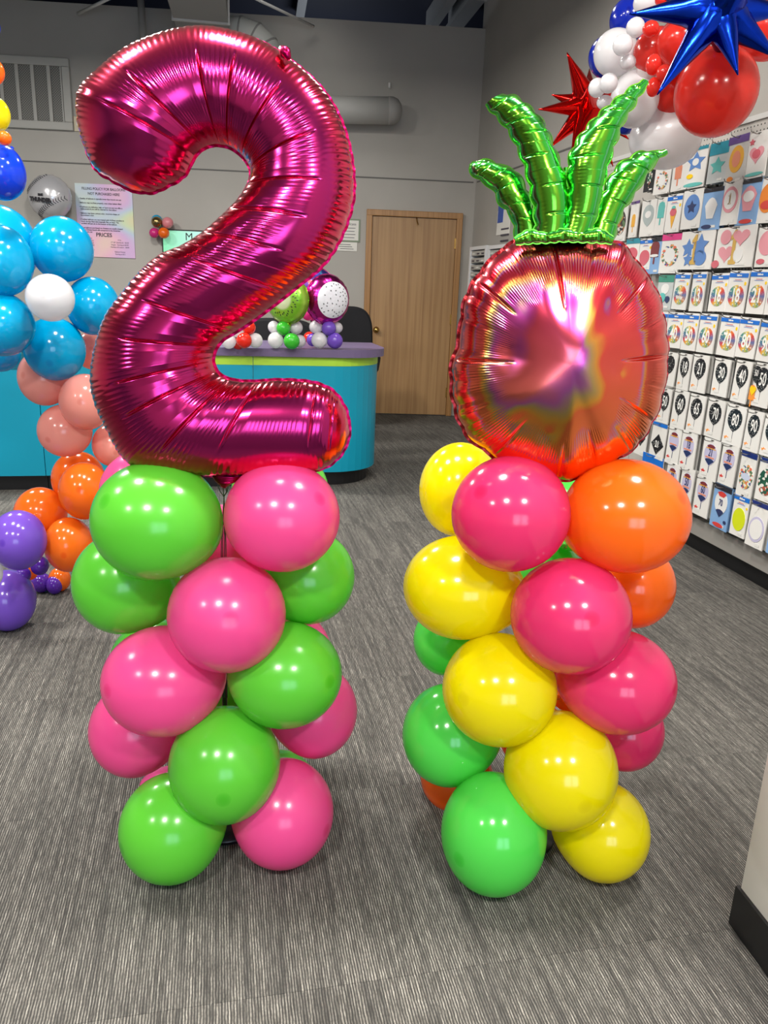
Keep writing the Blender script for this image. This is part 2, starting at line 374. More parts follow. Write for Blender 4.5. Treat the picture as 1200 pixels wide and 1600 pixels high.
kb = tube('knob', [(kx, -.025, z), (kx, -.05, z), (kx, -.055, z), (kx, -.075, z), (kx, -.09, z), (kx, -.095, z)], [.012, .012, .022, .028, .022, .006], M_BRASS, o, 14)
tube('knob_rose', [(kx, -.02, z), (kx, -.034, z)], .032, M_BRASS, o, 16)
for zz in (.25, 1.0, 1.74): box('hinge', (dw/2-tr_w-.004, -.034, zz), (.018, .014, .1), M_BRASS, o)
s, z = back(650.5, 345); tube('coat_hook', [(s-dc, -.03, z+.03), (s-dc, -.06, z), (s-dc+.012, -.075, z-.04), (s-dc+.004, -.09, z-.03)], .006, M_BRASS, o, 6)
# ------------------------------------------------------------------ papers and signs on the rear wall
M_INK = pm('ink', (28, 26, 34), .6); M_INKSOFT = pm('soft_ink', (70, 68, 80), .6); M_PAPER = pm('paper', (226, 225, 218), .6)
def pastel():
    m = pm('pastel_print', (220, 200, 220), .35); t = NT(m); tc = t.n('TexCoord'); n = t.n('TexNoise'); n.inputs['Scale'].default_value = 1.7; n.inputs['Detail'].default_value = 0; n.inputs['Distortion'].default_value = .8
    t.l(tc.outputs['Object'], n.inputs['Vector'])
    t.l(t.ramp(n.outputs[0], [(.28, (226, 214, 170)), (.40, (206, 222, 186)), (.48, (190, 205, 226)), (.56, (214, 178, 222)), (.66, (234, 186, 206)), (.78, (230, 220, 180))]), t.b.inputs['Base Color'])
    return m
sL, zT = back(117, 286); sR, _ = back(206.5, 296); _, zB = back(165, 402)
pw, ph = sR-sL, zT-zB
po = empty('policy_poster', bp((sL+sR)/2, (zT+zB)/2, 0), ROT_B); tag(po, 'pastel rainbow paper poster of filling policy and prices on the rear wall', 'poster')
box('sheet', (0, -.006, 0), (pw, .012, ph), pastel(), po)
yf = -.0135
def pt(body, size, x, z, m=M_INK, al='CENTER', bold=0, spacing=1, sx=1, nm='lettering'): return text(nm, body, size, m, po, (x, yf, z), align=al, bold=bold, spacing=spacing, sx=sx)
k = ph/.74
pt('FILLING POLICY FOR BALLOONS\nNOT PURCHASED HERE', .036*k, 0, ph/2-.075*k, bold=.0005, spacing=1.35, sx=.86)
pt('\u2022 Quality of balloons is typically lower than brands we use\n\n\u2022 Balloons may not float properly, even when helium filled\n\n\u2022 If balloons are defective, leak, or burst we can not offer a\n  replacement & you will be charged for the helium\n\n\u2022 Balloons may have a strong odor, incorrect shape, or\n  inconsistent color\n\n\u2022 Confetti balloons are not treated with Hi-Float resulting in\n  much shorter float time (typically 2hrs or less). The\n  confetti will just sit on the bottom of the balloon\n\n\u2022 Most balloons purchased on Amazon are usually cheaper\n  made Chinese knock-offs compared to the American\n  brands we use', .0205*k, -pw/2+.03, .052*k, al='LEFT', bold=.0004, spacing=1.02, sx=.92)
pt('PRICES', .056*k, -.02, -.142*k, bold=.001)
pt('LATEX\n11" - $1.50\n17" - $4.00\n24" - $10.00\n\nCONFETTI\n11" - $2\n17" - $5', .02*k, -.18*k, -.262*k, M_INKSOFT, spacing=1.15)
pt('FOIL\n17"-20" (Standard) - $2.50\nShapes - Starting at $4.00\nNumbers & Letters - $8.00\n\nBalloon Cluster\nStarting at $15', .02*k, .14*k, -.262*k, M_INKSOFT, spacing=1.2, sx=.9)
# framed certificate and the loose sheet under it
sL, zT = back(527, 341); sR, _ = back(563, 343); _, zB = back(545, 378)
cf = empty('certificate', bp((sL+sR)/2, (zT+zB)/2, 0), ROT_B); tag(cf, 'green bordered certificate on the rear wall left of the oak door', 'certificate')
cw, ch = sR-sL, zT-zB
box('border', (0, -.004, 0), (cw, .008, ch), pm('certificate_border', (126, 142, 118), .5), cf); box('sheet', (0, -.006, 0), (cw-.03, .008, ch-.03), M_PAPER, cf)
text('lettering', 'Certificate', .035, M_INKSOFT, cf, (0, -.011, ch*.27)); 
for i in range(4): box('text_line', (0, -.0105, ch*.1-i*.03), (cw*(.6-.08*(i % 2)), .002, .005), M_INKSOFT, cf)
sL, zT = back(523, 377.5); sR, _ = back(558, 379); _, zB = back(540, 392)
lp = box('notice_sheet', (0, 0, 0), (sR-sL, .006, zT-zB), M_PAPER, None, 0, bp((sL+sR)/2, (zT+zB)/2, .004), ROT_B); tag(lp, 'small white sheet pinned under the certificate', 'paper')
for i in range(3): box('text_line', (-.02+.015*i, -.004, .018-i*.02), ((sR-sL)*.6, .002, .005), M_INKSOFT, lp)
# screen
sL, zT = back(254, 358); sR, _ = back(400, 366); _, zB = back(330, 446)
tv = empty('display_screen', bp((sL+sR)/2, (zT+zB)/2, 0), ROT_B); tag(tv, 'wall mounted black framed screen showing a mint green page behind the pink 2', 'screen')
tw, th = sR-sL, zT-zB
box('bezel', (0, -.03, 0), (tw, .05, th), M_BLACK, tv, .004)
M_SCR = pm('lit_screen', (150, 205, 190), .2); t = NT(M_SCR); tc = t.n('TexCoord'); g = t.n('SeparateXYZ'); t.l(tc.outputs['Generated'], g.inputs[0])
cc = t.ramp(g.outputs[0], [(0, (120, 205, 160)), (.35, (165, 215, 205)), (.8, (190, 215, 235))])
t.l(cc, t.b.inputs['Emission Color']); t.b.inputs['Emission Strength'].default_value = .38; t.l(cc, t.b.inputs['Base Color'])
box('picture', (0, -.056, 0), (tw-.025, .004, th-.025), M_SCR, tv)
s, z = back(297, 371); text('lettering', 'M', .1, M_INK, tv, (s-(sL+sR)/2, -.0595, z-(zT+zB)/2))
# notice and small-drawer cabinets on the right wall, near the corner
sa, za = right(779, 330); sb, _ = right(799, 326); _, zb = right(789, 366)
nt_ = box('notice_sheet', (0, 0, 0), (abs(sa-sb), .006, za-zb), M_PAPER, None, 0, rp((sa+sb)/2, (za+zb)/2, .004), ROT_R); tag(nt_, 'white notice with blue picture on the right wall above the drawer cabinets', 'paper')
box('blue_print', (-.08, -.004, .08), (abs(sa-sb)*.42, .003, .16), pm('blue_ink', (60, 90, 170), .6), nt_)
for i in range(3): box('text_line', (.06, -.004, -.06-i*.05), (abs(sa-sb)*.6, .002, .014), M_INKSOFT, nt_)
M_DRAWER = pm('clear_drawer', (176, 178, 174), .25); M_CAB = pm('white_plastic', (222, 224, 226), .35)
for (xa, xb, yt, lab) in ((731, 757, 385, 'white plastic small-drawer cabinet nearest the oak door'), (759, 786, 383, 'white plastic small-drawer cabinet left of the pineapple, second from the door'), (788, 812, 381, 'white plastic small-drawer cabinet half hidden behind the pineapple top')):
    sa, _ = right(xa, 430, .16); sb, _ = right(xb, 430, .16); sm = (sa+sb)/2; wc = abs(sa-sb)*.97
    _, zt_ = right((xa+xb)/2, yt, .16); hc = .62
    cb = empty('drawer_cabinet', rp(sm, zt_-hc/2, .08), ROT_R); tag(cb, lab, 'cabinet', 'small-drawer cabinets on the right wall')
    bm = bmesh.new(); box_bm(bm, (0, .07, 0), (wc, .02, hc))
    for sx in (-1, 1): box_bm(bm, (sx*(wc/2-.018), 0, 0), (.036, .16, hc))
    for sz in (-1, 1): box_bm(bm, (0, 0, sz*(hc/2-.015)), (wc-.072, .16, .03))
    bm_obj('cabinet_shell', bm, M_CAB, cb)
    for r in range(9):
        zz = hc/2-.03-(r+.5)*(hc-.06)/9
        for c in range(3):
            dwid = (wc-.076)/3
            d_ = box('drawer', (0, 0, 0), (dwid-.006, .12, (hc-.06)/9-.022), M_DRAWER, cb, 0, ((c-1)*dwid, -.012, zz))
            box('label_strip', (0, -.062, -.004), (dwid*.5, .003, .012), M_INKSOFT if (r+c) % 3 else M_PAPER, d_)
# foreground pier
pc = at_z(1138, 1442); pe = at_z(1200, 1528)
dpi = (pe-pc)/np.linalg.norm(pe-pc); pn = np.array([dpi[1], -dpi[0], 0]); pn = -pn if np.dot(pn, -pc) < 0 else pn
ang = math.atan2(dpi[1], dpi[0])
pth = .0
M_PIER = pm('pier_paint', (186, 184, 180), .7)
def ext(nm, off, z0, z1, m, kind):
    d = np.array([math.sin(AR), -math.cos(AR), 0]); 
    a = pc + dpi*off + (-pn)*off; b = pc + dpi*1.6 + (-pn)*off; c = b+np.array([1.2, 0, 0]); e = np.array([c[0], a[1]+.02, 0])
    e = a + np.array([1.0, .02, 0])
    V = [(p[0], p[1], z) for z in (z0, z1) for p in (a, b, c, e)]
    bm = bmesh.new(); vs = [bm.verts.new(v) for v in V]
    for f in ((0, 1, 5, 4), (1, 2, 6, 5), (2, 3, 7, 6), (3, 0, 4, 7), (4, 5, 6, 7), (3, 2, 1, 0)): bm.faces.new([vs[i] for i in f])
    o = bm_obj(nm, bm, m); tag(o, kind=kind)
ext('wall_end', .008, 0, 2.2, M_PIER, 'structure')
ext('baseboard_end', 0, 0, .10, M_BLACK, 'structure')
# ------------------------------------------------------------------ counter
AC = R_(12.5); F0 = at_z(540, 757); 
UC = np.array([math.cos(AC), math.sin(AC), 0]); NC = np.array([UC[1], -UC[0], 0])
ct = empty('service_counter', F0+NC*.05, (0, 0, AC)); tag(ct, 'turquoise service counter with lime stripe and purple top, rounded at its right end', 'counter')
XS = -1.9
def foot(inset, r, x1, dep, x0=XS, n=10):
    P = [(x0, inset)]
    for i in range(n+1):
        a = -PI/2 + PI/2*i/n; P.append((x1-inset-r+r*math.cos(a), inset+r+r*math.sin(a)))
    P += [(x1-inset, dep-inset), (x0, dep-inset)]
    return P
def prism(name, P, z0, z1, m, parent, bev=0):
    bm = bmesh.new(); b = [bm.verts.new((x, y, z0)) for x, y in P]; tp = [bm.verts.new((x, y, z1)) for x, y in P]; n = len(P)
    bm.faces.new(b[::-1]); bm.faces.new(tp)
    for i in range(n): bm.faces.new((b[i], b[(i+1) % n], tp[(i+1) % n], tp[i]))
    if bev: bmesh.ops.bevel(bm, geom=[e for e in bm.edges if abs(e.verts[0].co.z-e.verts[1].co.z) < 1e-6], offset=bev, segments=2, affect='EDGES')
    return bm_obj(name, bm, m, parent)
CX1 = .245
HT = .91
prism('toe_kick', foot(.05, .3, CX1, .62), 0, .1, M_BLACK, ct)
prism('body', foot(0, .34, CX1, .62), .1, HT-.105, pm('turquoise_laminate', (0, 148, 178), .35), ct)
prism('lime_stripe', foot(-.002, .342, CX1, .62), HT-.107, HT-.05, pm('lime_laminate', (166, 212, 60), .4), ct)
prism('countertop', foot(-.03, .3, CX1, .64), HT-.05, HT, pm('purple_laminate', (104, 90, 126), .4), ct, .006)
for jx in (-.62,): box('panel_joint', (jx, -.0015, (HT-.05+.1)/2), (.003, .004, HT-.15), pm('joint_dark', (20, 90, 105), .6), ct)
lc = empty('side_counter', F0+NC*.05, (0, 0, AC)); tag(lc, 'turquoise counter section with a dark teal upper band, behind the left garland', 'counter')
M_TEALD = pm('dark_teal', (0, 96, 118), .4); rect = lambda i_: [(-4.2, i_), (XS-.004, i_), (XS-.004, .6), (-4.2, .6)]  # upper band and top are a darker teal than the body
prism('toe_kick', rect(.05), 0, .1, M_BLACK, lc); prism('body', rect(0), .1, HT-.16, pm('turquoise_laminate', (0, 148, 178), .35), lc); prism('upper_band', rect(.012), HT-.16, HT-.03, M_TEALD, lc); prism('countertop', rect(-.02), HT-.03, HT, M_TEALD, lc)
for jx in (-2.9,): box('panel_joint', (jx, -.0015, .42), (.003, .004, .6), M_TEALD, lc)
def counter_pt(x, y, z=HT):  # a pixel on the counter top
    return at_z(x, y, z)
# ------------------------------------------------------------------ office chairs behind the counter
M_FAB = pm('black_fabric', (15, 16, 22), .85)
def office_chair(px, ytop, Y, wid, rz, lab, armside):
    top = at(px, ytop, Y); t_ = empty('office_chair', (top[0], top[1], 0), (0, 0, rz)); tag(t_, lab, 'chair', 'black chairs behind the counter')
    zt_ = float(top[2]); hb = .6
    bm = bmesh.new(); PB = []
    for k_ in range(48):
        a = 2*PI*k_/48; ca_, sa_ = math.cos(a), math.sin(a); ex = .55
        PB.append((wid/2*math.copysign(abs(ca_)**ex, ca_)*(1-.08*max(0, sa_)), zt_-hb/2+hb/2*math.copysign(abs(sa_)**ex, sa_)))
    rings_ = [(1, -.03, .93), (1, -.005, 1), (1, .045, 1), (1, .07, .93)]
    vv = [[bm.verts.new((x*sc_, y_, zt_-hb/2+(z-zt_+hb/2)*sc_)) for x, z in PB] for (_, y_, sc_) in rings_]
    for i in range(3):
        for k_ in range(48): bm.faces.new((vv[i][k_], vv[i][(k_+1) % 48], vv[i+1][(k_+1) % 48], vv[i+1][k_]))
    bm.faces.new(vv[0][::-1]); bm.faces.new(vv[3])
    bm_obj('backrest', bm, M_FAB, t_)
    box('seat', (0, -.22, .46), (wid*.95, .5, .09), M_FAB, t_, .03)
    for sx in (-1, 1):
        tube('armrest', [(sx*(wid/2-.02), .0, .5), (sx*(wid/2+.05), -.02, .56), (sx*(wid/2+.06), -.06, .66), (sx*(wid/2+.06), -.3, .67)], [.025, .025, .035, .035], M_BLACK, t_, 8)
    tube('gas_post', [(0, -.2, .1), (0, -.2, .42)], .03, M_BLACK, t_, 10)
    for k_ in range(5):
        a = 2*PI*k_/5+.2; lg = tube('leg', [(0, -.2, .12), (.3*math.cos(a), -.2+.3*math.sin(a), .075)], [.03, .018], M_BLACK, t_, 8)
        tube('caster', [(.3*math.cos(a)-.02, -.2+.3*math.sin(a), .032), (.3*math.cos(a)+.02, -.2+.3*math.sin(a), .032)], .032, M_BLACK, lg, 10)
    return t_
office_chair(540, 478, 7.3, .5, PI+.15, 'black office chair with a tall rounded back behind the right end of the counter', 1)
office_chair(436, 497, 6.5, .72, PI-.05, 'low wide black chair back behind the kiwi centrepiece on the counter', 1)
# ------------------------------------------------------------------ latex balloons
def unit_balloon(axis, seg=36, rings=26, egg=.10):
    axis = np.array(axis, float); axis /= np.linalg.norm(axis)
    ref = np.array([0, 0, 1.]) if abs(axis[2]) < .9 else np.array([1., 0, 0])
    u = np.cross(ref, axis); u /= np.linalg.norm(u); v = np.cross(axis, u)
    V = [axis.copy()]; tip = [1.0]; Fc = []
    prof = []
    for i in range(1, rings):
        th = PI*i/rings; c, s = math.cos(th), math.sin(th)
        if c >= 0: prof.append((s, c))
        else: prof.append((s*(1-.12*egg/.1*c*c*(1 if c > -.98 else 1)), c*(1+egg*c*c)))
    prof += [(.075, -1-egg-.005), (.05, -1-egg-.04)]
    for (r, z) in prof:
        for k in range(seg):
            a = 2*PI*k/seg; V.append(axis*z+(u*math.cos(a)+v*math.sin(a))*r); tip.append(z)
    n = len(prof)
    for k in range(seg):
        Fc.append((0, 1+k, 1+(k+1) % seg))
    for i in range(n-1):
        for k in range(seg):
            a, b = 1+i*seg+k, 1+i*seg+(k+1) % seg; Fc.append((a, a+seg, b+seg, b))
    Fc.append(tuple(1+(n-1)*seg+k for k in range(seg)))
    KV = []; KF = []; kn = [(.045, -1-egg-.03), (.075, -1-egg-.055), (.075, -1-egg-.085), (.05, -1-egg-.10), (.09, -1-egg-.15), (.02, -1-egg-.15)]
    for (r, z) in kn:
        for k in range(10):
            a = 2*PI*k/10; KV.append(axis*z+(u*math.cos(a)+v*math.sin(a))*r)
    for i in range(len(kn)-1):
        for k in range(10): KF.append((i*10+k, i*10+(k+1) % 10, (i+1)*10+(k+1) % 10, (i+1)*10+k))
    return np.array(V), Fc, tip, np.array(KV), KF
BALLS = []
def balloon(ell, Y, axis, mat, label, group, floor=False, egg=.10, parent=None, lo=False, name='latex_balloon', knot=True):
    cx, cy, rx, ry = ell
    V, Fc, tip, KV, KF = unit_balloon(axis, *((36, 26) if not lo else (20, 14)), egg=egg)
    def fit(Y):
        c = at(cx, cy, Y); D = np.linalg.norm(c-C0); S = np.array([rx, (rx+ry)/2, ry])*D/F
        for _ in range(4):
            q = project(c+V*S); lo_, hi = q.min(0), q.max(0)
            qc = project(c); c = at(qc[0]+cx-(lo_[0]+hi[0])/2, qc[1]+cy-(lo_[1]+hi[1])/2, Y)
            S[0] *= 2*rx/(hi[0]-lo_[0]); S[2] *= 2*ry/(hi[1]-lo_[1]); S[1] = (S[0]+S[2])/2
        return c, S
    if floor:
        a, b = Y-.25, Y+.35
        for _ in range(14):
            m_ = (a+b)/2; c, S = fit(m_)
            if (c+V*S)[:, 2].min() > 0: a = m_
            else: b = m_
        c, S = fit(a)
    else: c, S = fit(Y)
    off = np.array(parent.matrix_world.translation) if parent is not None else np.zeros(3)
    o = mesh(name, V*S, Fc, mat, parent, True, c-off, attr={'tip': tip})
    if parent is None: tag(o, label, 'balloon', group)
    if knot: mesh('knot', KV*S, KF, mat, o)
    BALLS.append((o, c, S)); return o
LIME = latex((106, 216, 62), .23); PINK = latex((252, 86, 160), .24); LIME2 = latex((92, 228, 88)); MAG = latex((240, 60, 122))
ORG = latex((255, 122, 26)); YEL = latex((246, 232, 6))
GL, GR = 'latex balloons of the pink and green column', 'latex balloons of the fruit coloured column'
def column(ax, items, group):
    for (ell, Y, mat, label, fl, hid) in items:
        c = at(ell[0], ell[1], Y); d = np.array([c[0]-ax[0], c[1]-ax[1], 0]); d = d/max(np.linalg.norm(d), .01); d[2] = max(0, c[2]-.30)*1.1-.02; 
        if np.linalg.norm(d[:2]) < .03: d = np.array([0, -1, 0])
        balloon(ell, Y, d, mat, label, group, fl)
A1 = at(349, 1000, 1.67); A1 = (A1[0], 1.67)
column(A1, [
 ((232, 768, 78, 68), 1.80, PINK, 'pink balloon peeking out behind the left end of the pink foil 2, mostly hidden', 0, 1),
 ((437, 765, 76, 66), 1.80, LIME, 'lime balloon mostly hidden behind the top right pink balloon under the foil 2', 0, 1),
 ((350, 850, 66, 62), 1.86, PINK, 'pink balloon seen through the gap between the two top front balloons under the foil 2', 0, 1),
 ((244, 813.5, 105, 94.5), 1.55, LIME, 'large lime balloon at the top left front, right under the foil 2', 0, 0),
 ((440, 807, 91, 87), 1.56, PINK, 'pink balloon at the top right front, right under the foot of the foil 2', 0, 0),
 ((197, 910, 87, 81), 1.68, LIME, 'lime balloon sticking out at the left edge, second tier of the column under the 2', 0, 0),
 ((475, 901, 79, 75), 1.70, LIME, 'lime balloon sticking out at the right edge, second tier of the column under the 2', 0, 0),
 ((353.5, 961, 93.4, 91), 1.525, PINK, 'pink balloon with a dark tip facing front, middle of the second tier under the 2', 0, 0),
 ((243, 1030, 72, 62), 1.82, LIME, 'lime balloon showing a sliver below the left lime balloon, behind the third tier', 0, 1),
 ((450, 1020, 67, 66), 1.82, PINK, 'pink balloon showing a sliver at the right, behind the third tier lime balloon', 0, 1),
 ((255, 1065, 99, 88), 1.56, PINK, 'big pink balloon at the left front of the third tier, left of the lime one', 0, 0),
 ((444.5, 1055, 90, 84.5), 1.57, LIME, 'lime balloon at the right front of the third tier, right of the big pink one', 0, 0),
 ((350, 1105, 56, 55), 1.84, LIME, 'dark looking lime balloon in the gap between the third and fourth tiers', 0, 1),
 ((214, 1140, 77, 76), 1.69, PINK, 'pink balloon at the left edge of the fourth tier, below the big pink one', 0, 0),
 ((486, 1112, 72, 74), 1.70, PINK, 'pink balloon at the right edge of the fourth tier, below the lime one', 0, 0),
 ((350, 1196, 88, 94), 1.525, LIME, 'lime balloon with a dark tip facing front, fourth tier centre under the 2', 0, 0),
 ((264, 1250, 57, 54), 1.84, PINK, 'pink balloon sliver at the lower left, behind the bottom lime balloon', 0, 1),
 ((435, 1226, 57, 55), 1.84, LIME, 'lime balloon sliver at the lower right, behind the bottom pink balloon', 0, 1),
 ((270, 1295, 86, 89), 1.58, LIME, 'lime balloon resting on the carpet at the bottom left of the column under the 2', 1, 0),
 ((440, 1272, 81, 88.5), 1.60, PINK, 'pink balloon resting on the carpet at the bottom right of the column under the 2', 1, 0),
], GL)
A2 = at(852, 1000, 1.67); A2 = (A2[0], 1.67)
column(A2, [
 ((719, 765, 64, 74), 1.80, YEL, 'yellow balloon at the upper left behind the top magenta balloon, under the pineapple', 0, 1),
 ((905, 800, 64, 62), 1.84, LIME2, 'lime balloon showing through the gap between the top magenta and orange balloons', 0, 1),
 ((798.5, 803, 93.5, 91), 1.55, MAG, 'magenta balloon at the top front, right under the pineapple', 0, 0),
 ((978, 806.5, 104, 90), 1.57, ORG, 'large orange balloon at the top right, right under the pineapple', 0, 0),
 ((855, 905, 60, 60), 1.86, LIME2, 'lime balloon at the core, seen in slits above the second tier magenta balloon', 0, 1),
 ((727, 918, 97, 82), 1.67, YEL, 'wide yellow balloon at the left edge of the second tier under the pineapple', 0, 0),
 ((985, 914, 72, 68), 1.74, ORG, 'orange balloon below the large orange one, at the right edge of the second tier', 0, 0),
 ((893, 963, 96, 92), 1.525, MAG, 'magenta balloon in the middle of the column, second tier front', 0, 0),
 ((700, 1000, 54, 56), 1.82, LIME2, 'lime balloon tucked below the wide yellow balloon at the left, behind the third tier', 0, 1),
 ((905, 1060, 58, 58), 1.84, ORG, 'orange balloon sliver between the third tier yellow and magenta balloons', 0, 1),
 ((781, 1078, 90, 90), 1.56, YEL, 'yellow balloon at the left front of the third tier, above the lower lime balloons', 0, 0),
 ((963, 1066, 96, 83.5), 1.57, MAG, 'magenta balloon at the right of the third tier, below the centre magenta one', 0, 0),
 ((835, 1150, 56, 56), 1.84, ORG, 'orange balloon sliver at the core above the bottom lime balloon', 0, 1),
 ((708, 1149, 79.5, 82), 1.67, LIME2, 'lime balloon at the left edge of the fourth tier, below the third tier yellow balloon', 0, 0),
 ((972, 1140, 67, 66), 1.72, MAG, 'magenta balloon at the lower right edge, partly behind the lower front yellow balloon', 0, 0),
 ((877, 1205, 90, 95.5), 1.525, YEL, 'large yellow balloon at the front of the fourth tier, leaning right', 0, 0),
 ((715, 1215, 58, 56), 1.83, ORG, 'orange balloon sliver low on the left, behind the bottom lime balloon', 0, 1),
 ((772, 1304, 83, 99), 1.58, LIME2, 'tall lime balloon resting on the carpet at the bottom of the fruit column', 1, 0),
 ((937, 1300, 80, 81), 1.62, YEL, 'yellow balloon resting on the carpet at the bottom right of the fruit column', 1, 0),
], GR)
M_POLE = pm('pole', (210, 212, 208), .35)
for (ax, lab) in ((A1, 'black pole with a round base plate inside the pink and green balloon column'), (A2, 'black pole with a round base plate inside the fruit coloured balloon column')):
    st = empty('balloon_stand', (ax[0], ax[1], 0)); tag(st, lab, 'stand')
    tube('base_plate', [(0, 0, .001), (0, 0, .012)], .07, M_BLACK, st, 24); tube('pole', [(0, 0, .012), (0, 0, .60)], .006, M_BLACK, st, 10)
# ------------------------------------------------------------------ foil balloons
def catmull(P, n, closed=False):
    P = np.array(P, float); m_ = len(P)
    t = np.linspace(0, m_-1, n); i = np.clip(t.astype(int), 0, m_-2); f = (t-i)[:, None]
    p0, p1, p2, p3 = P[np.maximum(i-1, 0)], P[i], P[i+1], P[np.minimum(i+2, m_-1)]
    return .5*((2*p1)+(-p0+p2)*f+(2*p0-5*p1+4*p2-p3)*f*f+(-p0+3*p1-3*p2+p3)*f**3), t
def foil_plane(p0, n, up=None):
    n = np.array(n, float); n /= np.linalg.norm(n); p0 = np.array(p0, float)
    return (lambda q: np.array([at_plane(x, y, p0, n) for x, y in q])), n
def smooth_noise(x, seed=0):
    r = np.random.RandomState(seed); o = np.zeros_like(x)
    for k in range(5): o = o+np.sin(x*r.uniform(.5, 1.6)+r.uniform(0, 9))
    return o/3
def foil_strip(name, A, B, n, m, mp, N, mat, parent, thick, creases=(), wr=None, outer=None, p=2.0, seam=True, seam_mat=None, scal=1.6, scal_l=21, swave=.0004, seam_w=3.2, puck=.045, loc=None):
    a, t = catmull(A, n); b, _ = catmull(B, n)
    def out_scal(c, other, msk):
        tg = np.gradient(c, axis=0); L = np.linalg.norm(tg, axis=1, keepdims=True)+1e-6; tg = tg/L
        nr_ = np.stack([-tg[:, 1], tg[:, 0]], 1); sg = np.sign(np.sum(nr_*(c-other), 1, keepdims=True)+1e-9); nr_ = nr_*sg
        s = np.concatenate([[0], np.cumsum(np.linalg.norm(np.diff(c, axis=0), axis=1))])
        f = np.abs(np.sin(PI*s/scal_l+.4*np.sin(s/37)))-.5
        return nr_, s, (f*scal*msk)[:, None]
    msA = np.interp(t, *outer[0]) if outer else np.ones(n); msB = np.interp(t, *outer[1]) if outer else np.ones(n)
    endf = np.clip(np.minimum(t, len(A)-1-t)/.8, 0, 1)
    nA, sA, fA = out_scal(a, b, msA*endf); nB, sB, fB = out_scal(b, a, msB*endf)
    aw, bw = mp(a), mp(b); as_, bs_ = mp(a+nA*fA), mp(b+nB*fB)
    hw = np.linalg.norm(aw-bw, axis=1)/2
    mid = (a+b)/2; s = np.concatenate([[0], np.cumsum(np.linalg.norm(np.diff(mid, axis=0), axis=1))])
    x = np.linspace(-1, 1, m); v = np.sin(x*PI/2)                                  # -1 at A, +1 at B
    Wt = ((v+1)/2)[None, :, None]
    base = aw[:, None]*(1-Wt)+bw[:, None]*Wt
    ew = (np.abs(v)**9)[None, :, None]
    base = base + ew*np.where(v[None, :, None] < 0, (as_-aw)[:, None], (bs_-bw)[:, None])
    a = a+nA*fA; b = b+nB*fB
    hwl = np.minimum(hw, thick)[:, None]
    prof = np.clip(1-np.abs(v)**p, 0, 1)[None]**.5
    h = hwl*prof*.92
    for (tc, side, amp, wd) in creases:                                            # folds pulled in from the tight side of a bend
        g = np.exp(-((t-tc)/wd)**2)[:, None]
        vv = v[None]*side                                                          # +1 on the tight side
        h = h*(1-amp*g*np.clip((vv+.45)/.5, 0, 1)**.7*np.clip((1.02-vv)/.1, .5, 1))
    if creases:
        cs = np.array(sorted(c[0] for c in creases))
        d = np.min(np.abs(t[:, None]-cs[None]), 1)[:, None]
        sd = np.array([c[1] for c in sorted(creases)])[np.argmin(np.abs(t[:, None]-cs[None]), 1)][:, None]
        h = h*(1+.035*np.clip(d/.5, 0, 1)*np.clip(v[None]*sd+.4, 0, 1))
    if wr:
        lam, amp, bands = wr
        nz = np.clip(.55+.6*smooth_noise(s/33, 3), .15, 1.3)[:, None]
        ph = (s/lam+.22*smooth_noise(s/19, 5))[:, None]*2*PI
        for (t0, t1, v0, v1, k) in bands:
            wt = np.clip((t-t0)/.6, 0, 1)*np.clip((t1-t)/.6, 0, 1)
            vc, vw = (v0+v1)/2, (v1-v0)/2
            bandv = np.clip(1.25-np.abs((v[None]-vc-.06*np.sin(ph/9))/vw), 0, 1)
            bandv = bandv*bandv*(3-2*bandv)
            h = h+amp*k*nz*wt[:, None]*bandv*(np.abs(np.sin(ph/2))-.6)
    edge = np.abs(v[None])**8
    sv = np.where(v[None] < 0, sA[:, None]*(.6+0*v[None]), sB[:, None]*.6)
    pk = np.where(v[None] < 0, msA[:, None], msB[:, None])
    h = h*(1+puck*2.2*edge*np.sin(2*PI*sv/6.3+np.sin(sv/5))*(.35+.65*pk)) + hwl*puck*.6*pk*np.abs(v[None])**6*prof*(np.abs(np.sin(PI*sv/.6/scal_l))-.5)
    off = np.array(loc) if loc is not None else np.zeros(3)
    V = []; Fc = []
    front = base+N*h[..., None]; bk = base-N*(h*.9)[..., None]
    V = np.concatenate([front.reshape(-1, 3), bk.reshape(-1, 3)])-off
    idx = np.arange(n*m).reshape(n, m)
    f1 = np.stack([idx[:-1, :-1], idx[:-1, 1:], idx[1:, 1:], idx[1:, :-1]], -1).reshape(-1, 4)
    f2 = f1[:, ::-1]+n*m
    o = np_mesh(name, V, np.concatenate([f1, f2]), mat, parent)
    if seam:
        lp = np.concatenate([a, b[::-1]]); nn = np.concatenate([nA, nB[::-1]])
        s_ = np.concatenate([[0], np.cumsum(np.linalg.norm(np.diff(lp, axis=0), axis=1))]); sl = np.arange(0, s_[-1], 1.1)
        lp = np.stack([np.interp(sl, s_, lp[:, i]) for i in (0, 1)], 1); nn = np.stack([np.interp(sl, s_, nn[:, i]) for i in (0, 1)], 1)
        wv = (np.sin(sl/2.1)+np.sin(sl/3.7+1))*swave
        inner = mp(lp-nn*1.0); outr = mp(lp+nn*seam_w)+N*wv[:, None]
        k = len(lp); SV = np.concatenate([inner, outr])-off
        j = np.arange(k); j2 = (j+1) % k
        np_mesh('seam', SV, np.stack([j, j2, j2+k, j+k], -1), seam_mat or mat, o if parent is None else parent)
    return o
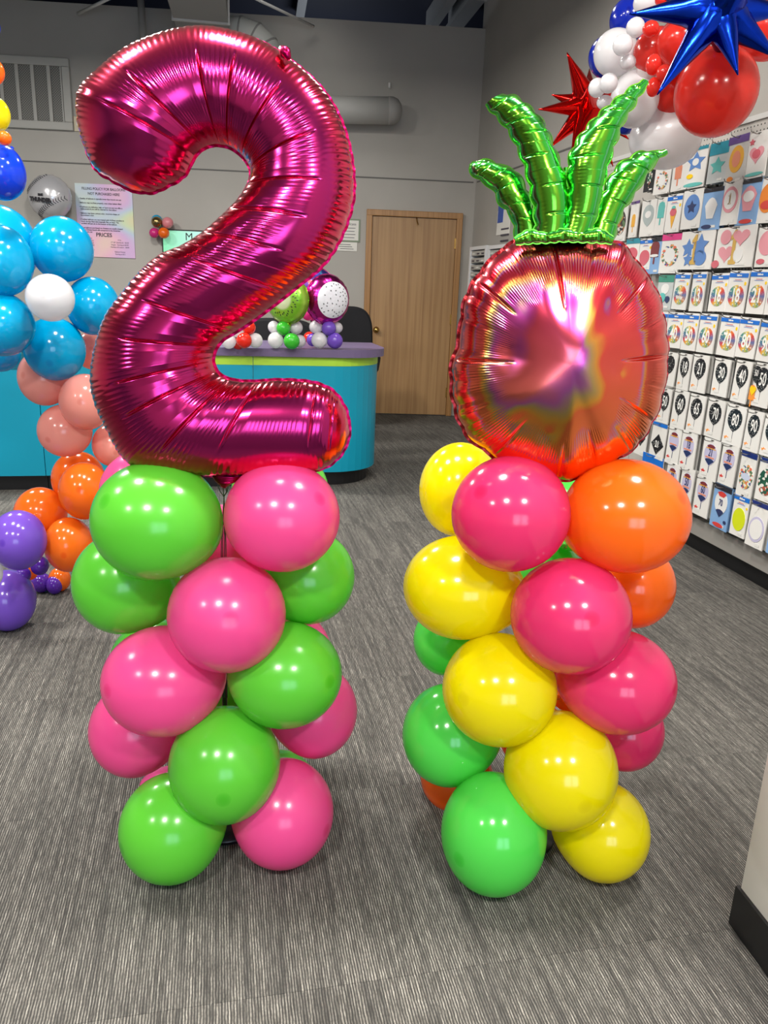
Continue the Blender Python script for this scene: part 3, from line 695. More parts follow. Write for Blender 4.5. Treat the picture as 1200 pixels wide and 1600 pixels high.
def np_mesh(name, V, Q, mat, parent=None, uvw=None):
    me = bpy.data.meshes.new(name); me.vertices.add(len(V)); me.vertices.foreach_set('co', np.asarray(V, np.float32).ravel())
    nq = len(Q); me.loops.add(nq*4); me.loops.foreach_set('vertex_index', np.asarray(Q, np.int32).ravel())
    me.polygons.add(nq); me.polygons.foreach_set('loop_start', np.arange(0, nq*4, 4, dtype=np.int32))
    me.update(calc_edges=True); me.validate()
    me.polygons.foreach_set('use_smooth', [True]*len(me.polygons)); me.materials.append(mat)
    o = bpy.data.objects.new(name, me); put(o, parent); return o
# ---- the pink 2
TA = [(206,298),(174,281),(150,264),(134,228),(125,190),(127,150),(150,121),(200,80),(262,54),(318,45),(372,53),(420,72),(466,104),(503,139),(530,182),(547,235),(553,290),(548,330),(530,377),(504,415),(470,444),(435,472),(400,498),(370,518),(350,530),(339,543),(334,556),(334,568),(340,581),(352,590),(372,595),(400,596),(430,594),(467,595),(497,600),(522,613),(540,640),(546,668)]
TB = [(208,299),(238,301),(262,291),(286,277),(298,258),(305,245),(313,236),(324,230),(336,227),(347,228),(357,230),(368,236),(378,244),(386,254),(391,264),(392,276),(387,291),(372,314),(344,342),(316,366),(284,386),(251,400),(222,424),(195,456),(170,490),(155,530),(146,580),(150,622),(170,670),(203,722),(262,737),(320,742),(380,742),(440,740),(482,736),(512,728),(535,707),(546,680)]
M_PINKFOIL = foil('pink_foil', (226, 18, 96), .19); facing_tint(M_PINKFOIL, [(0, (190, 20, 104)), (.16, (172, 14, 108)), (.34, (210, 16, 86)), (.6, (236, 34, 82)), (1, (240, 70, 70))], coat=.45)  # purplish stops paint the bluish window's reflection into the foil colour
M_PINKSEAM = foil('pink_foil_edge', (160, 16, 74), .3)
pl2, N2 = foil_plane(at(350, 745, 1.60), (0.02, -1, .08))
two = empty('number_balloon', at(350, 745, 1.60)); tag(two, 'large shiny magenta pink foil balloon shaped like the number 2', 'balloon')
cr = [(5.0, 1, .05, .10), (6.6, 1, .10, .07), (8.9, 1, .13, .07), (10.3, 1, .12, .07), (12.2, 1, .12, .08), (14.4, 1, .12, .08), (16.1, 1, .10, .08), (17.6, 1, .08, .09), (19.0, 1, .05, .1), (20.6, -1, .06, .1), (23.0, -1, .10, .08), (24.9, -1, .12, .08), (26.7, -1, .12, .08), (28.0, -1, .12, .08), (29.6, -1, .11, .09), (31.2, -1, .06, .1), (34.0, -1, .05, .08), (35.1, -1, .06, .08)]
bands = [(5.5, 17.6, -.45, .15, 1.0), (6, 16.5, .45, .95, .7), (16.5, 23.5, -.15, .45, .9), (23, 30.8, .05, .65, 1.0), (24, 31, -.95, -.5, .7), (2.5, 17, -1.0, -.72, .6), (19, 29, .72, 1.0, .6), (30, 34, -.3, .2, .5), (.8, 3.5, .5, 1.0, .6), (33.5, 36.5, -.9, .9, .5)]
out = (([0, 4, 5.5, 12, 15, 18.5, 20, 31, 33, 37], [1, .8, .5, .4, .8, 1, .15, .15, .7, 1]), ([0, 3.2, 4, 19, 22, 37], [1, 1, .1, .1, .5, .8]))
foil_strip('foil_body', TA, TB, 2000, 61, pl2, N2, M_PINKFOIL, two, .125, [(a_, b_, c_*.72, d_*.62) for a_, b_, c_, d_ in cr], (6.4, .0013, bands), out, p=2.1, seam_mat=M_PINKSEAM, loc=at(350, 745, 1.60))
bpy.context.view_layer.update()
def w2l(o, P): return [np.array(p)-np.array(o.location) for p in P]
tube('filling_valve', w2l(two, [at(440, 76, 1.62), at(446, 82, 1.60), at(452, 92, 1.595)]), [.006, .011, .004], M_PINKSEAM, two, 8)
# gathered tab under the number with its strings
tabA = [(330, 742), (338, 752), (344, 759), (350, 763)]; tabB = [(384, 744), (372, 752), (360, 757), (352, 763)]
foil_strip('tie_tab', tabA, tabB, 60, 15, pl2, N2, M_PINKSEAM, two, .02, (), (3, .002, [(0, 3, -1, 1, 1)]), seam=False, loc=two.location)
M_STR = pm('dark_ribbon', (38, 74, 44), .5)
for k, (xa, xb) in enumerate(((340, 346), (357, 351), (348, 348), (353, 353))):
    tube('tie_string', w2l(two, [at(xa, 757, 1.60), at((xa+xb)/2+1, 768, 1.61), at(350, 776, 1.63), at(xb, 850, 1.65), at(xb+k-1, 1090, 1.66)]), .0011, M_STR, two, 5)
# ---- the pineapple
pin0 = at(873, 745, 1.62)
plp, NP = foil_plane(at(873, 560, 1.62), (-.02, -1, .05))
pine = empty('pineapple_balloon', pin0); tag(pine, 'foil pineapple balloon, red to orange holographic body with green leaves', 'balloon')
OUT = [(870,371),(834,374),(801,380),(780,395),(750,428),(727,470),(717,530),(706,575),(708,620),(720,662),(738,688),(774,714),(812,735),(850,747),(885,749),(927,733),(960,719),(990,698),(1009,674),(1027,638),(1038,590),(1041,545),(1035,494),(1023,452),(1001,420),(977,388),(957,378),(918,373)]
nth, nr = 1000, 70
oc, _ = catmull(OUT+[OUT[0]], nth+1); oc = oc[:-1]
ctr = np.array([874, 566.])
rel = oc-ctr; th_ = np.arctan2(-rel[:, 1], rel[:, 0])
so = np.concatenate([[0], np.cumsum(np.linalg.norm(np.diff(oc, axis=0), axis=1))]); LO = so[-1]
sc = (np.abs(np.sin(PI*so/LO*26+.5*np.sin(so/LO*40)))-.6)
rad = np.linalg.norm(rel, axis=1, keepdims=True)
ocs = ctr+rel*(1+sc[:, None]*3.2/rad)
ow = plp(oc); ows = plp(ocs); cw_ = plp([ctr])[0]
rho = np.sin(np.linspace(0, 1, nr)*PI/2)
base = cw_+(ow-cw_)[:, None]*rho[None, :, None]+(ows-ow)[:, None]*(rho**9)[None, :, None]
T = .125
h = T*np.clip(1-rho**2.05, 0, 1)[None]**.5*np.ones((nth, 1))
ang = so/LO*2*PI
CREA = [(.012, .46, .16), (.075, .8, .09), (.135, .62, .14), (.19, .78, .1), (.245, .52, .15), (.32, .75, .12), (.395, .6, .14), (.45, .72, .1), (.49, .66, .10), (.545, .62, .13), (.60, .70, .12), (.65, .55, .14), (.70, .75, .12), (.745, .48, .16), (.80, .7, .12), (.86, .58, .15), (.91, .78, .11), (.955, .72, .10)]
fr = so/LO
facet = np.zeros((nth, nr))
for (f0, r0, amp) in CREA:
    d = np.minimum(np.abs(fr-f0), 1-np.abs(fr-f0))[:, None]
    wdt = .0022+.003*(1-rho[None])
    ln = np.clip((rho[None]-r0+.04)/.42, 0, 1)*np.clip((1.0-rho[None])/.05, .35, 1)
    h = h*(1-.75*amp*np.exp(-(d/wdt)**2)*ln)
    if r0 < .64: facet = facet+np.exp(-(d/.045)**2)*np.exp(-((rho[None]-r0)/.15)**2)*-.004
h = h+facet
flat = oc[:, None]*rho[None, :, None]+ctr*(1-rho)[None, :, None]                   # the fold ends pull the flat middle into soft facets
for (tx, ty, am, sg) in ((866, 448, .006, 34), (786, 546, .013, 36), (945, 579, .011, 32), (906, 700, .011, 30), (846, 668, .007, 24), (794, 652, .009, 30), (938, 470, .009, 32), (800, 468, .008, 30), (955, 660, .008, 28)):
    h = h-am*.75*np.exp(-np.sqrt(np.sum((flat-np.array([tx, ty]))**2, axis=2)+9)/(sg*1.45))
h = h+.005*np.exp(-np.linalg.norm(flat-np.array([886, 548.]), axis=2)**2/34**2)
nzw = np.clip(.5+.7*smooth_noise(so/25, 11), .1, 1.3)[:, None]
bandv = np.clip((rho[None]-.56-.05*np.sin(ang*9)[:, None])/.1, 0, 1)*np.clip((.985-rho[None])/.08, 0, 1)
h = h+nzw*.0012*bandv*(np.abs(np.sin(PI*so/5.2+.6*smooth_noise(so/13, 2)))[:, None]-.6)
h = h+.0035*np.sin(ang*3+1)[:, None]*np.sin(rho*PI)[None]*np.clip(rho*2, 0, 1)[None]
h = h*(1+.05*(np.abs(np.sin(PI*fr*26+.5*np.sin(fr*40)))-.5)[:, None]*rho[None]**6)
Vf = base+NP*h[..., None]; Vb = base-NP*(h*.9)[..., None]
V = np.concatenate([Vf.reshape(-1, 3), Vb.reshape(-1, 3)])-pin0
idx = np.arange(nth*nr).reshape(nth, nr); nx = np.roll(idx, -1, 0)
f1 = np.stack([idx[:, :-1], nx[:, :-1], nx[:, 1:], idx[:, 1:]], -1).reshape(-1, 4)
M_PINE = foil('pineapple_foil', (214, 70, 70), .21); t = NT(M_PINE); t.b.inputs['Coat Weight'].default_value = .35; t.b.inputs['Coat Roughness'].default_value = .2
tc = t.n('TexCoord'); sp = t.n('SeparateXYZ'); t.l(tc.outputs['Object'], sp.inputs[0])
zr = t.n('MapRange'); t.l(sp.outputs[2], zr.inputs[0]); zr.inputs[1].default_value = 0.0; zr.inputs[2].default_value = .47
grad = t.ramp(zr.outputs[0], [(0, (250, 132, 30)), (.25, (236, 124, 62)), (.52, (228, 92, 78)), (.8, (216, 50, 70)), (1, (200, 34, 62))])
lw = t.n('LayerWeight'); lw.inputs['Blend'].default_value = .5
nz_ = t.n('TexNoise'); nz_.inputs['Scale'].default_value = 9; t.l(tc.outputs['Object'], nz_.inputs['Vector'])
ph_ = t.math('ADD', lw.outputs['Facing'], t.math('MULTIPLY_ADD', nz_.outputs[0], .09, -.02))
holo = t.ramp(ph_, [(0, (120, 60, 220)), (.08, (90, 60, 230)), (.105, (60, 210, 120)), (.125, (220, 220, 40)), (.15, (240, 80, 40)), (.19, (214, 70, 70)), (.23, (120, 50, 210)), (.255, (70, 150, 220)), (.28, (210, 200, 40)), (.32, (230, 90, 50)), (1, (214, 70, 70))])
wgt = t.ramp(ph_, [(0, (.1, .1, .1)), (.05, (.06, .06, .06)), (.085, (.42, .42, .42)), (.14, (.34, .34, .34)), (.165, (.03, .03, .03)), (.225, (.03, .03, .03)), (.25, (.4, .4, .4)), (.29, (.35, .35, .35)), (.32, (0, 0, 0)), (1, (0, 0, 0))])
t.l(t.mix(wgt, grad, holo), t.b.inputs['Base Color'])
np_mesh('foil_body', V, np.concatenate([f1, f1[:, ::-1]+nth*nr]), M_PINE, pine)
nn = rel/rad; wv = (np.sin(so/2.1)+np.sin(so/3.7))*.0009
SVo = np.concatenate([plp(ocs-nn), plp(ocs+nn*4)+NP*wv[:, None]])-pin0; j = np.arange(nth); j2 = (j+1) % nth
np_mesh('seam', SVo, np.stack([j, j2, j2+nth, j+nth], -1), foil('pineapple_edge', (140, 40, 44), .3), pine)
M_LEAF = foil('leaf_foil', (58, 196, 44), .2); facing_tint(M_LEAF, [(0, (84, 176, 40)), (.10, (120, 184, 40)), (.18, (60, 190, 56)), (.28, (70, 205, 80)), (.33, (130, 232, 170)), (.38, (56, 196, 60)), (.7, (90, 200, 44)), (1, (30, 150, 50))], coat=.3)
LEAVES = [
 ([(806,381),(801,344),(792,330),(782,319),(775,306),(769,294),(752,283),(740,274),(735,264),(735,257)], [(846,378),(845,352),(836,330),(828,308),(818,287),(806,268),(786,260),(768,252),(748,251),(738,254)]),
 ([(832,378),(836,345),(832,315),(826,285),(819,258),(807,228),(796,207),(785,192),(770,176),(759,163)], [(882,377),(888,340),(888,305),(882,275),(872,248),(862,222),(852,197),(834,174),(806,152),(783,148)]),
 ([(868,377),(880,345),(886,310),(887,280),(888,256),(897,228),(922,193),(952,164),(984,139),(1006,124)], [(918,377),(930,345),(938,312),(944,282),(951,254),(962,222),(974,190),(988,168),(1000,148),(1013,129)]),
 ([(910,378),(922,350),(932,325),(942,300),(950,283),(960,266),(977,250),(1004,237),(1025,238),(1039,234)], [(957,379),(963,358),(971,334),(982,316),(994,299),(1006,280),(1016,265),(1024,253),(1034,245),(1043,238)]),
]
ldep = [(1.625, -.10), (1.60, -.03), (1.595, .04), (1.625, .10)]
for (la, lb), (Yl, tx) in zip(LEAVES, ldep):
    pll, Nl = foil_plane(at(873, 380, Yl), (tx*1.5, -1, .05))
    crs = [(2.6, 1, .10, .05), (4.3, -1, .12, .05), (5.6, 1, .12, .05), (6.6, -1, .14, .05), (7.4, 1, .16, .05), (8.2, -1, .16, .05), (1.2, 1, .08, .06)]
    foil_strip('leaf', la, lb, 420, 31, pll, Nl, M_LEAF, pine, .034, crs, (6, .0003, [(0, 9, -.8, -.2, 1), (0, 9, .3, .8, .8)]), None, p=1.8, scal=4.2, scal_l=30, seam_w=1.6, puck=.006, swave=0, loc=pin0)
# gathered collar where the leaves meet the body
plc, Nc = foil_plane(at(873, 380, 1.575), (0, -1, 0))
foil_strip('leaf_collar', [(804,372),(826,360),(852,364),(880,358),(908,362),(936,358),(958,370)], [(806,382),(830,380),(854,379),(880,377),(908,378),(936,379),(956,381)], 200, 15, plc, Nc, M_LEAF, pine, .02, [(1, 1, .3, .1), (2, 1, .3, .1), (3, 1, .3, .1), (4, 1, .3, .1), (5, 1, .3, .1)], (7, .001, [(0, 6, -1, 1, 1)]), scal=2, scal_l=14, seam_w=1.5, puck=.01, swave=0, loc=pin0)
foil_strip('leaf_core', [(848,378),(862,345),(876,300),(884,262)], [(925,378),(918,345),(905,300),(890,262)], 150, 15, foil_plane(at(873, 380, 1.63), (0, -1, .05))[0], np.array([0, -1, 0.]), M_LEAF, pine, .02, [(1, 1, .2, .1), (2, -1, .2, .1)], (5, .002, [(0, 3, -1, 1, 1)]), loc=pin0)
# ------------------------------------------------------------------ garland at the left
TEAL = latex((0, 172, 222), .14, .3); WHT = latex((240, 240, 242), .22, .45); PEACH = latex((246, 170, 158), .2, .4); VIO = latex((122, 84, 200), .16, .3)
RED = latex((244, 66, 54), .2, .55); BLU = latex((16, 40, 168), .16, .15); ROY = latex((16, 66, 222), .14, .2); ORG2 = latex((252, 122, 30), .16, .35); YL2 = latex((242, 230, 20), .16, .35)
GA = 'latex balloons of the garland at the left edge'
def grp(items, mat, g, lo=False):
    for (ell, Y, ax, lab) in items:
        low = g == GA and (ell[1]+ell[3] > 915)      # the lowest ones touch the carpet
        balloon(ell, Y+(.28 if low else .2 if g == GA else 0), ax, mat, lab, g, egg=.08, lo=lo, floor=low)
grp([((-5, 383, 66, 65), 2.62, (-.3, -1, .5), 'turquoise balloon at the top of the left garland, cut by the photo edge'),
 ((96, 389, 51, 52), 2.62, (.4, -1, .5), 'round turquoise balloon under the pastel poster, top right of the left garland'),
 ((0, 407, 54, 57), 2.40, (-.2, -1, .1), 'turquoise balloon at the left edge, above and left of the white garland balloon'),
 ((0, 506, 56, 51), 2.40, (-.2, -1, -.2), 'turquoise balloon at the left edge, below and left of the white garland balloon'),
 ((145, 478, 43, 46), 2.66, (.6, -1, 0), 'turquoise balloon right of the white garland balloon, beside the pink foil 2'),
 ((85, 545, 50, 50), 2.60, (.2, -1, -.4), 'turquoise balloon in shade directly below the white garland balloon'),
 ((-2, 549, 36, 32), 2.70, (-.2, -1, -.4), 'lowest turquoise balloon at the left photo edge, half hidden')], TEAL, GA)
grp([((78, 465, 39.5, 37.5), 2.36, (.1, -1, .1), 'white balloon in the middle of the turquoise cluster at the left'),
 ((-4, 895, 9, 17), 2.40, (.3, -1, 0), 'small white balloon just entering the left photo edge between two violet ones')], WHT, GA)
grp([((145, 548, 30, 30), 2.85, (.3, -1, .2), 'small peach balloon deep behind the turquoise cluster beside the foil 2'),
 ((70, 590, 44, 44), 2.66, (-.5, -1, .2), 'peach balloon at the left, directly under the shaded turquoise one'),
 ((133, 628, 42, 44), 2.58, (.2, -1, .15), 'peach balloon in the middle with a darker tip facing front'),
 ((101, 673, 44, 41), 2.64, (-.3, -1, -.2), 'lowest peach balloon, above the orange ones'),
 ((176, 695, 33, 34), 2.72, (.5, -1, -.2), 'peach balloon at the right against the lower left bend of the foil 2')], PEACH, GA)
grp([((122, 748, 43, 43), 2.76, (-.3, -1, .3), 'orange balloon at the back, top of the orange cluster under the peach balloons'),
 ((132, 767, 42, 45), 2.58, (.2, -1, .3), 'orange balloon in front, upper right of the orange cluster beside the lime balloon'),
 ((63, 803, 43, 42), 2.66, (-.4, -1, .1), 'orange balloon at the left of the orange cluster, above the violet balloon'),
 ((107, 851, 39.5, 43), 2.56, (.2, -1, -.1), 'orange balloon at the bottom front of the orange cluster'),
 ((93, 905, 18, 19), 2.72, (.3, -1, -.4), 'small orange balloon near the carpet beside the small violet ones'),
 ((45, 893, 15, 14), 2.70, (.1, -1, 0), 'small orange balloon mostly hidden between the violet balloons')], ORG2, GA)
grp([((28, 844, 46, 47), 2.42, (-.1, -1, .2), 'large violet balloon at the left edge, upper of two'), ], VIO, GA)
grp([((12, 938, 45.5, 48), 2.46, (-.1, -1, -.2), 'large violet balloon at the left edge, lower one near the carpet')], VIO, GA)
VIO2 = latex((92, 44, 168), .16, .25)
grp([((62, 884, 15, 15), 2.62, (.2, -1, .2), 'small dark violet balloon, uppermost of the little violet ones'),
 ((64, 910, 16.5, 16), 2.52, (0, -1, 0), 'small violet balloon in the middle of the little violet ones'),
 ((85, 914, 13.5, 14.5), 2.56, (.3, -1, 0), 'smallest violet balloon at the right of the little violet ones'),
 ((36, 898, 13, 12), 2.6, (0, -1, 0), 'small dark violet balloon wedged between the two large violet ones')], VIO2, GA, True)
GU = 'latex balloons of the upper left garland end'
grp([((3, 270, 39, 44), 2.5, (-.2, -.6, -.9), 'royal blue balloon hanging at the left edge above the turquoise ones')], ROY, GU)
grp([((7, 216, 11.5, 11.5), 2.44, (.3, -1, 0), 'tiny orange balloon above the royal blue one at the left edge'), ((-15, 111, 23, 24), 2.5, (.3, -1, .2), 'orange balloon at the left edge beside the vent, above the yellow one')], ORG2, GU)
grp([((-9, 178, 26, 29), 2.48, (.3, -1, .2), 'yellow balloon at the left edge below the vent')], YL2, GU)
grp([((-21, 40, 22, 24), 2.5, (.3, -1, .2), 'royal blue balloon barely entering at the upper left photo edge')], ROY, GU)
# ------------------------------------------------------------------ garland at the upper right
GRR = 'latex balloons of the red white and blue garland'
YG = 3.35
grp([((1120, 142, 68, 74), YG-.25, (-.2, -1, -.5), 'very large red balloon under the blue star, above the packet wall'),
 ((1200, 45, 54, 52), YG, (.3, -1, 0), 'red balloon at the right edge behind the blue star'),
 ((1068, 66, 44, 42), YG-.1, (-.3, -1, .2), 'red balloon behind the left arms of the blue star'),
 ((1026, 80, 37, 40), YG, (-.5, -1, .1), 'red balloon left of the blue star beside the white ones'),
 ((1050, 140, 28, 39), YG+.1, (-.3, -1, -.3), 'dark red balloon between the lowest arm of the blue star and the very large one')], RED, GRR)
grp([((1017, 45, 13.5, 14), YG-.22, (-.2, -1, 0), 'small red balloon topmost of the little red ones'),
 ((1021, 101, 12.5, 17.5), YG-.24, (-.2, -1, 0), 'small red balloon second from the top of the little red ones'),
 ((1038, 114, 13, 14), YG-.28, (-.2, -1, 0), 'small red balloon beside the tip of the blue star, third of the little red ones'),
 ((1021, 136, 11, 16), YG-.24, (-.2, -1, 0), 'small red balloon lowest of the little red ones'),
 ((1042, 0, 19, 14), YG-.2, (-.2, -1, 0), 'small red balloon at the top photo edge left of the blue star')], RED, GRR, True)
grp([((962, 82, 35, 39.5), YG+.1, (-.5, -1, .1), 'white balloon at the left of the garland beside the red star'),
 ((1010, 5, 21, 20), YG+.02, (-.2, -1, .3), 'white balloon at the top photo edge of the garland'),
 ((992, 154, 39, 47), YG+.08, (-.4, -1, -.4), 'white balloon behind the tall pineapple leaf'),
 ((1040, 216, 58, 50), YG+.18, (-.2, -1, -.7), 'pale shaded white balloon lowest of the garland, over the packets'),
 ((1010, 112, 17, 19), YG+.02, (-.2, -1, 0), 'white balloon tucked behind the little red ones')], WHT, GRR)
grp([((993, 43, 15, 17), YG-.1, (-.2, -1, 0), 'small white balloon topmost of the little white ones'),
 ((973, 70, 16, 18), YG-.16, (-.2, -1, 0), 'small white balloon in front of the left white one'),
 ((981, 97, 13, 13), YG-.12, (-.2, -1, 0), 'small white balloon beside the little red ones'),
 ((933, 137, 14, 16), YG-.02, (-.2, -1, 0), 'small white balloon leftmost, beside the centre of the red star'),
 ((951, 130, 14.5, 16.5), YG-.08, (-.2, -1, 0), 'small white balloon right of the leftmost little one'),
 ((945, 160, 13, 12), YG, (-.2, -1, 0), 'small white balloon below the leftmost pair, behind the tall leaf')], WHT, GRR, True)
grp([((985, 30, 33, 38), YG+.25, (-.4, -1, .2), 'navy blue balloon at the upper left of the garland'),
 ((953, 88, 34, 37), YG+.32, (-.5, -1, 0), 'navy blue balloon behind the left white one'),
 ((978, 196, 15, 15), YG+.35, (-.2, -1, 0), 'small navy blue balloon behind the white ones near the red star')], BLU, GRR)
# ------------------------------------------------------------------ foil starbursts
def spike_mesh(m, L=1.0, r=.13, seg=20):
    V = []; Fc = []; rings = 14
    for i in range(rings):
        q = i/(rings-1); z = q*L
        rr = r*(1-q)**1.05*(1+.22*math.exp(-((q-.12)/.12)**2)) + .004
        if i == 0: rr = r*.55
        for k in range(seg):
            a = 2*PI*k/seg; f = 1+.07*math.cos(5*a+i)*(1-q) + .05*math.sin(11*a+2.3*i)*math.exp(-((q-.2)/.2)**2)
            V.append((rr*f*math.cos(a), rr*f*math.sin(a), z))
    for i in range(rings-1):
        for k in range(seg): Fc.append((i*seg+k, i*seg+(k+1) % seg, (i+1)*seg+(k+1) % seg, (i+1)*seg+k))
    Fc.append(tuple((rings-1)*seg+k for k in range(seg)))
    return V, Fc
def starburst(name, ctr, Y, tips, extra, mat, label, r):
    c = at(ctr[0], ctr[1], Y); e = empty(name, c); tag(e, label, 'balloon')
    bm = bmesh.new(); bmesh.ops.create_icosphere(bm, subdivisions=2, radius=r*.8); bm_obj('core', bm, mat, e, True)
    V, Fc = spike_mesh(mat); me = None
    for (tx, ty, dy, rr) in tips:
        d = at(tx, ty, Y+dy)-c; L = np.linalg.norm(d)
        if me is None: o = mesh('spike', V, Fc, mat, e); me = o.data
        else: o = put(bpy.data.objects.new('spike', me), e)
        o.rotation_mode = 'QUATERNION'; o.rotation_quaternion = Vector(d).to_track_quat('Z', 'Y'); o.scale = (rr*r/.13, rr*r/.13, L)
    for d in extra:
        o = put(bpy.data.objects.new('spike', me), e); o.rotation_mode = 'QUATERNION'; L = np.linalg.norm(d)
        o.rotation_quaternion = Vector(d).to_track_quat('Z', 'Y'); o.scale = (r/.13, r/.13, L)
    return e
M_BLUEFOIL = foil('blue_foil', (16, 52, 180), .18); M_REDFOIL = foil('red_foil', (226, 30, 26), .16)
starburst('starburst_balloon', (1122, 14), YG-.5, [(983, 22, -.05, 1.1), (1027, 148, -.1, 1.0), (1153, 117, -.12, 1.0), (1217, 92, -.05, 1.1), (1240, 18, 0, 1.1), (1060, -60, -.05, 1), (1130, -95, -.05, 1), (1210, -70, 0, 1)], [(.05, -.3, .12), (-.1, .25, .1), (.15, .28, -.1)], M_BLUEFOIL, 'shiny blue foil starburst with pointed arms at the top right', .062)
starburst('starburst_balloon', (921, 166), 4.2, [(886, 82, -.1, 1.2), (862, 148, 0, 1), (841, 171, -.1, 1.0), (860, 230, -.1, 1.1), (893, 238, -.2, 1.2), (983, 218, .05, 1), (958, 260, 0, 1), (921, 108, .2, 1), (990, 120, .1, 1), (930, 250, .1, 1)], [(-.08, -.3, .02), (0, .2, .1)], M_REDFOIL, 'shiny red foil starburst behind the green pineapple leaves', .058)
# ------------------------------------------------------------------ packet wall at the right
M_PEG = pm('pegboard', (186, 182, 176), .6); M_HOLE = pm('peg_hole', (40, 38, 36), .9)
PGZ0, PGZ1 = .19, 2.13; PS0, PS1 = 2.1, -2.2
pb = empty('pegboard', rp((PS0+PS1)/2, (PGZ0+PGZ1)/2, 0), ROT_R); tag(pb, 'long grey pegboard fixture full of hooks along the right wall', 'pegboard')
PL, PH = PS0-PS1, PGZ1-PGZ0
for k_ in range(4): box('board', (0, 0, 0), (PL/4-.006, .02, PH), M_PEG, pb, 0, ((k_-1.5)*PL/4, -.01, 0))
box('top_rail', (0, -.014, PH/2+.012), (PL, .035, .024), M_STEEL, pb); box('kick_panel', (0, -.03, -PH/2-.045), (PL, .06, .09), pm('kick_grey', (150, 147, 142), .6), pb)
HV = []; HF = []
def loc_of(s, z): return ((PS0+PS1)/2-s, z-(PGZ0+PGZ1)/2)
for iz in range(0, 5):
    for ix in range(int(PL/.0254)):
        x = -PL/2+.012+ix*.0254; z = PH/2-.022-iz*.0254; b = len(HV)
        for k in range(6): a = 2*PI*k/6; HV.append((x+.0042*math.cos(a), -.0206, z+.0042*math.sin(a)))
        HF.append(tuple(range(b, b+6)))
for zr in (1.80, 1.62, 1.46, 1.20, 1.0, .80, .62, .42):
    for ix in range(int(PL/.0254)):
        x = -PL/2+.012+ix*.0254; z = zr-(PGZ0+PGZ1)/2; b = len(HV)
        for k in range(6): a = 2*PI*k/6; HV.append((x+.0042*math.cos(a), -.0206, z+.0042*math.sin(a)))
        HF.append(tuple(range(b, b+6)))
tag(mesh('holes', HV, HF, M_HOLE, pb, False), kind='stuff')
# shared unit shapes for the packets
def unit_box():
    me = bpy.data.meshes.new('card'); bm = bmesh.new(); bmesh.ops.create_cube(bm, size=1); bm.to_mesh(me); bm.free(); me.materials.append(None); return me
def unit_disc(n=28, tail=False):
    bm = bmesh.new(); P = []
    for k in range(n):
        a = 2*PI*k/n-PI/2; x, z = .5*math.cos(a), .5*math.sin(a)
        if tail: x *= (1+.12*math.sin(a)) if z > 0 else (1-.28*(z/.5)**2)
        P.append((x, z))
    if tail: P = [(-.03, -.53), (.03, -.53)] + P[1:]
    f = [bm.verts.new((x, -.5, z)) for x, z in P]; b = [bm.verts.new((x, .5, z)) for x, z in P]; m = len(P)
    bm.faces.new(f); bm.faces.new(b[::-1])
    for k in range(m): bm.faces.new((f[k], b[k], b[(k+1) % m], f[(k+1) % m]))
    bmesh.ops.recalc_face_normals(bm, faces=bm.faces)
    me = bpy.data.meshes.new('picture'); bm.to_mesh(me); bm.free(); me.materials.append(None); return me
def unit_poly(P, nm='picture'):
    bm = bmesh.new(); f = [bm.verts.new((x, -.5, z)) for x, z in P]; b = [bm.verts.new((x, .5, z)) for x, z in P]; m = len(P)
    bm.faces.new(f); bm.faces.new(b[::-1])
    for k in range(m): bm.faces.new((f[k], b[k], b[(k+1) % m], f[(k+1) % m]))
    bmesh.ops.recalc_face_normals(bm, faces=bm.faces); bmesh.ops.triangulate(bm, faces=bm.faces)
    me = bpy.data.meshes.new(nm); bm.to_mesh(me); bm.free(); me.materials.append(None); return me
U_BOX, U_OVAL, U_BALL = unit_box(), unit_disc(), unit_disc(28, True)
U_DIAM = unit_poly([(0, -.5), (.5, 0), (0, .5), (-.5, 0)])
U_STAR = unit_poly([(.5*(1 if k % 2 == 0 else .52)*math.sin(2*PI*k/10), .5*(1 if k % 2 == 0 else .52)*math.cos(2*PI*k/10)) for k in range(10)])
U_HEART = unit_poly([(.5*math.sin(a)**3, (.40*math.cos(a)-.16*math.cos(2*a)-.06*math.cos(3*a)-.03*math.cos(4*a))) for a in [2*PI*k/26 for k in range(26)]])
U_CUP = unit_poly([(-.26, -.5), (.26, -.5), (.44, .0), (.5, .12), (.36, .3), (.2, .44), (0, .5), (-.2, .44), (-.36, .3), (-.5, .12), (-.44, .0)])
U_CONE = unit_poly([(0, -.5), (.3, .12), (.34, .25), (.2, .42), (0, .5), (-.2, .42), (-.34, .25), (-.3, .12)])
U_POP = unit_poly([(-.07, -.5), (.07, -.5), (.07, -.2), (.4, -.2), (.42, .3), (.3, .45), (0, .5), (-.3, .45), (-.42, .3), (-.4, -.2), (-.07, -.2)])
U_ONE = unit_poly([(-.32, -.5), (.32, -.5), (.32, -.38), (.16, -.36), (.14, .5), (-.02, .5), (-.32, .3), (-.28, .2), (-.12, .26), (-.13, -.36), (-.32, -.38)])
def piece(nm, me, s, loc, mat, parent):
    o = bpy.data.objects.new(nm, me); put(o, parent); o.scale = s; o.location = loc
    o.material_slots[0].link = 'OBJECT'; o.material_slots[0].material = mat; return o
def pk(name, c, rough=.3): return pm(name, c, rough, Coat_Weight=.35, Coat_Roughness=.12)
CARD = {k: pk('card_'+k, v) for k, v in dict(white=(226, 225, 221), grey=(196, 196, 192), blue=(128, 168, 214), teal=(40, 140, 140), black=(34, 34, 38), silver=(190, 196, 196), cream=(224, 214, 196), pinkw=(228, 206, 206)).items()}
HEAD = {k: pk('head_'+k, v) for k, v in dict(blue=(24, 110, 205), navy=(30, 44, 112), pink=(214, 60, 130), teal=(46, 140, 160), purple=(96, 70, 132), black=(36, 34, 44), green=(60, 140, 120)).items()}
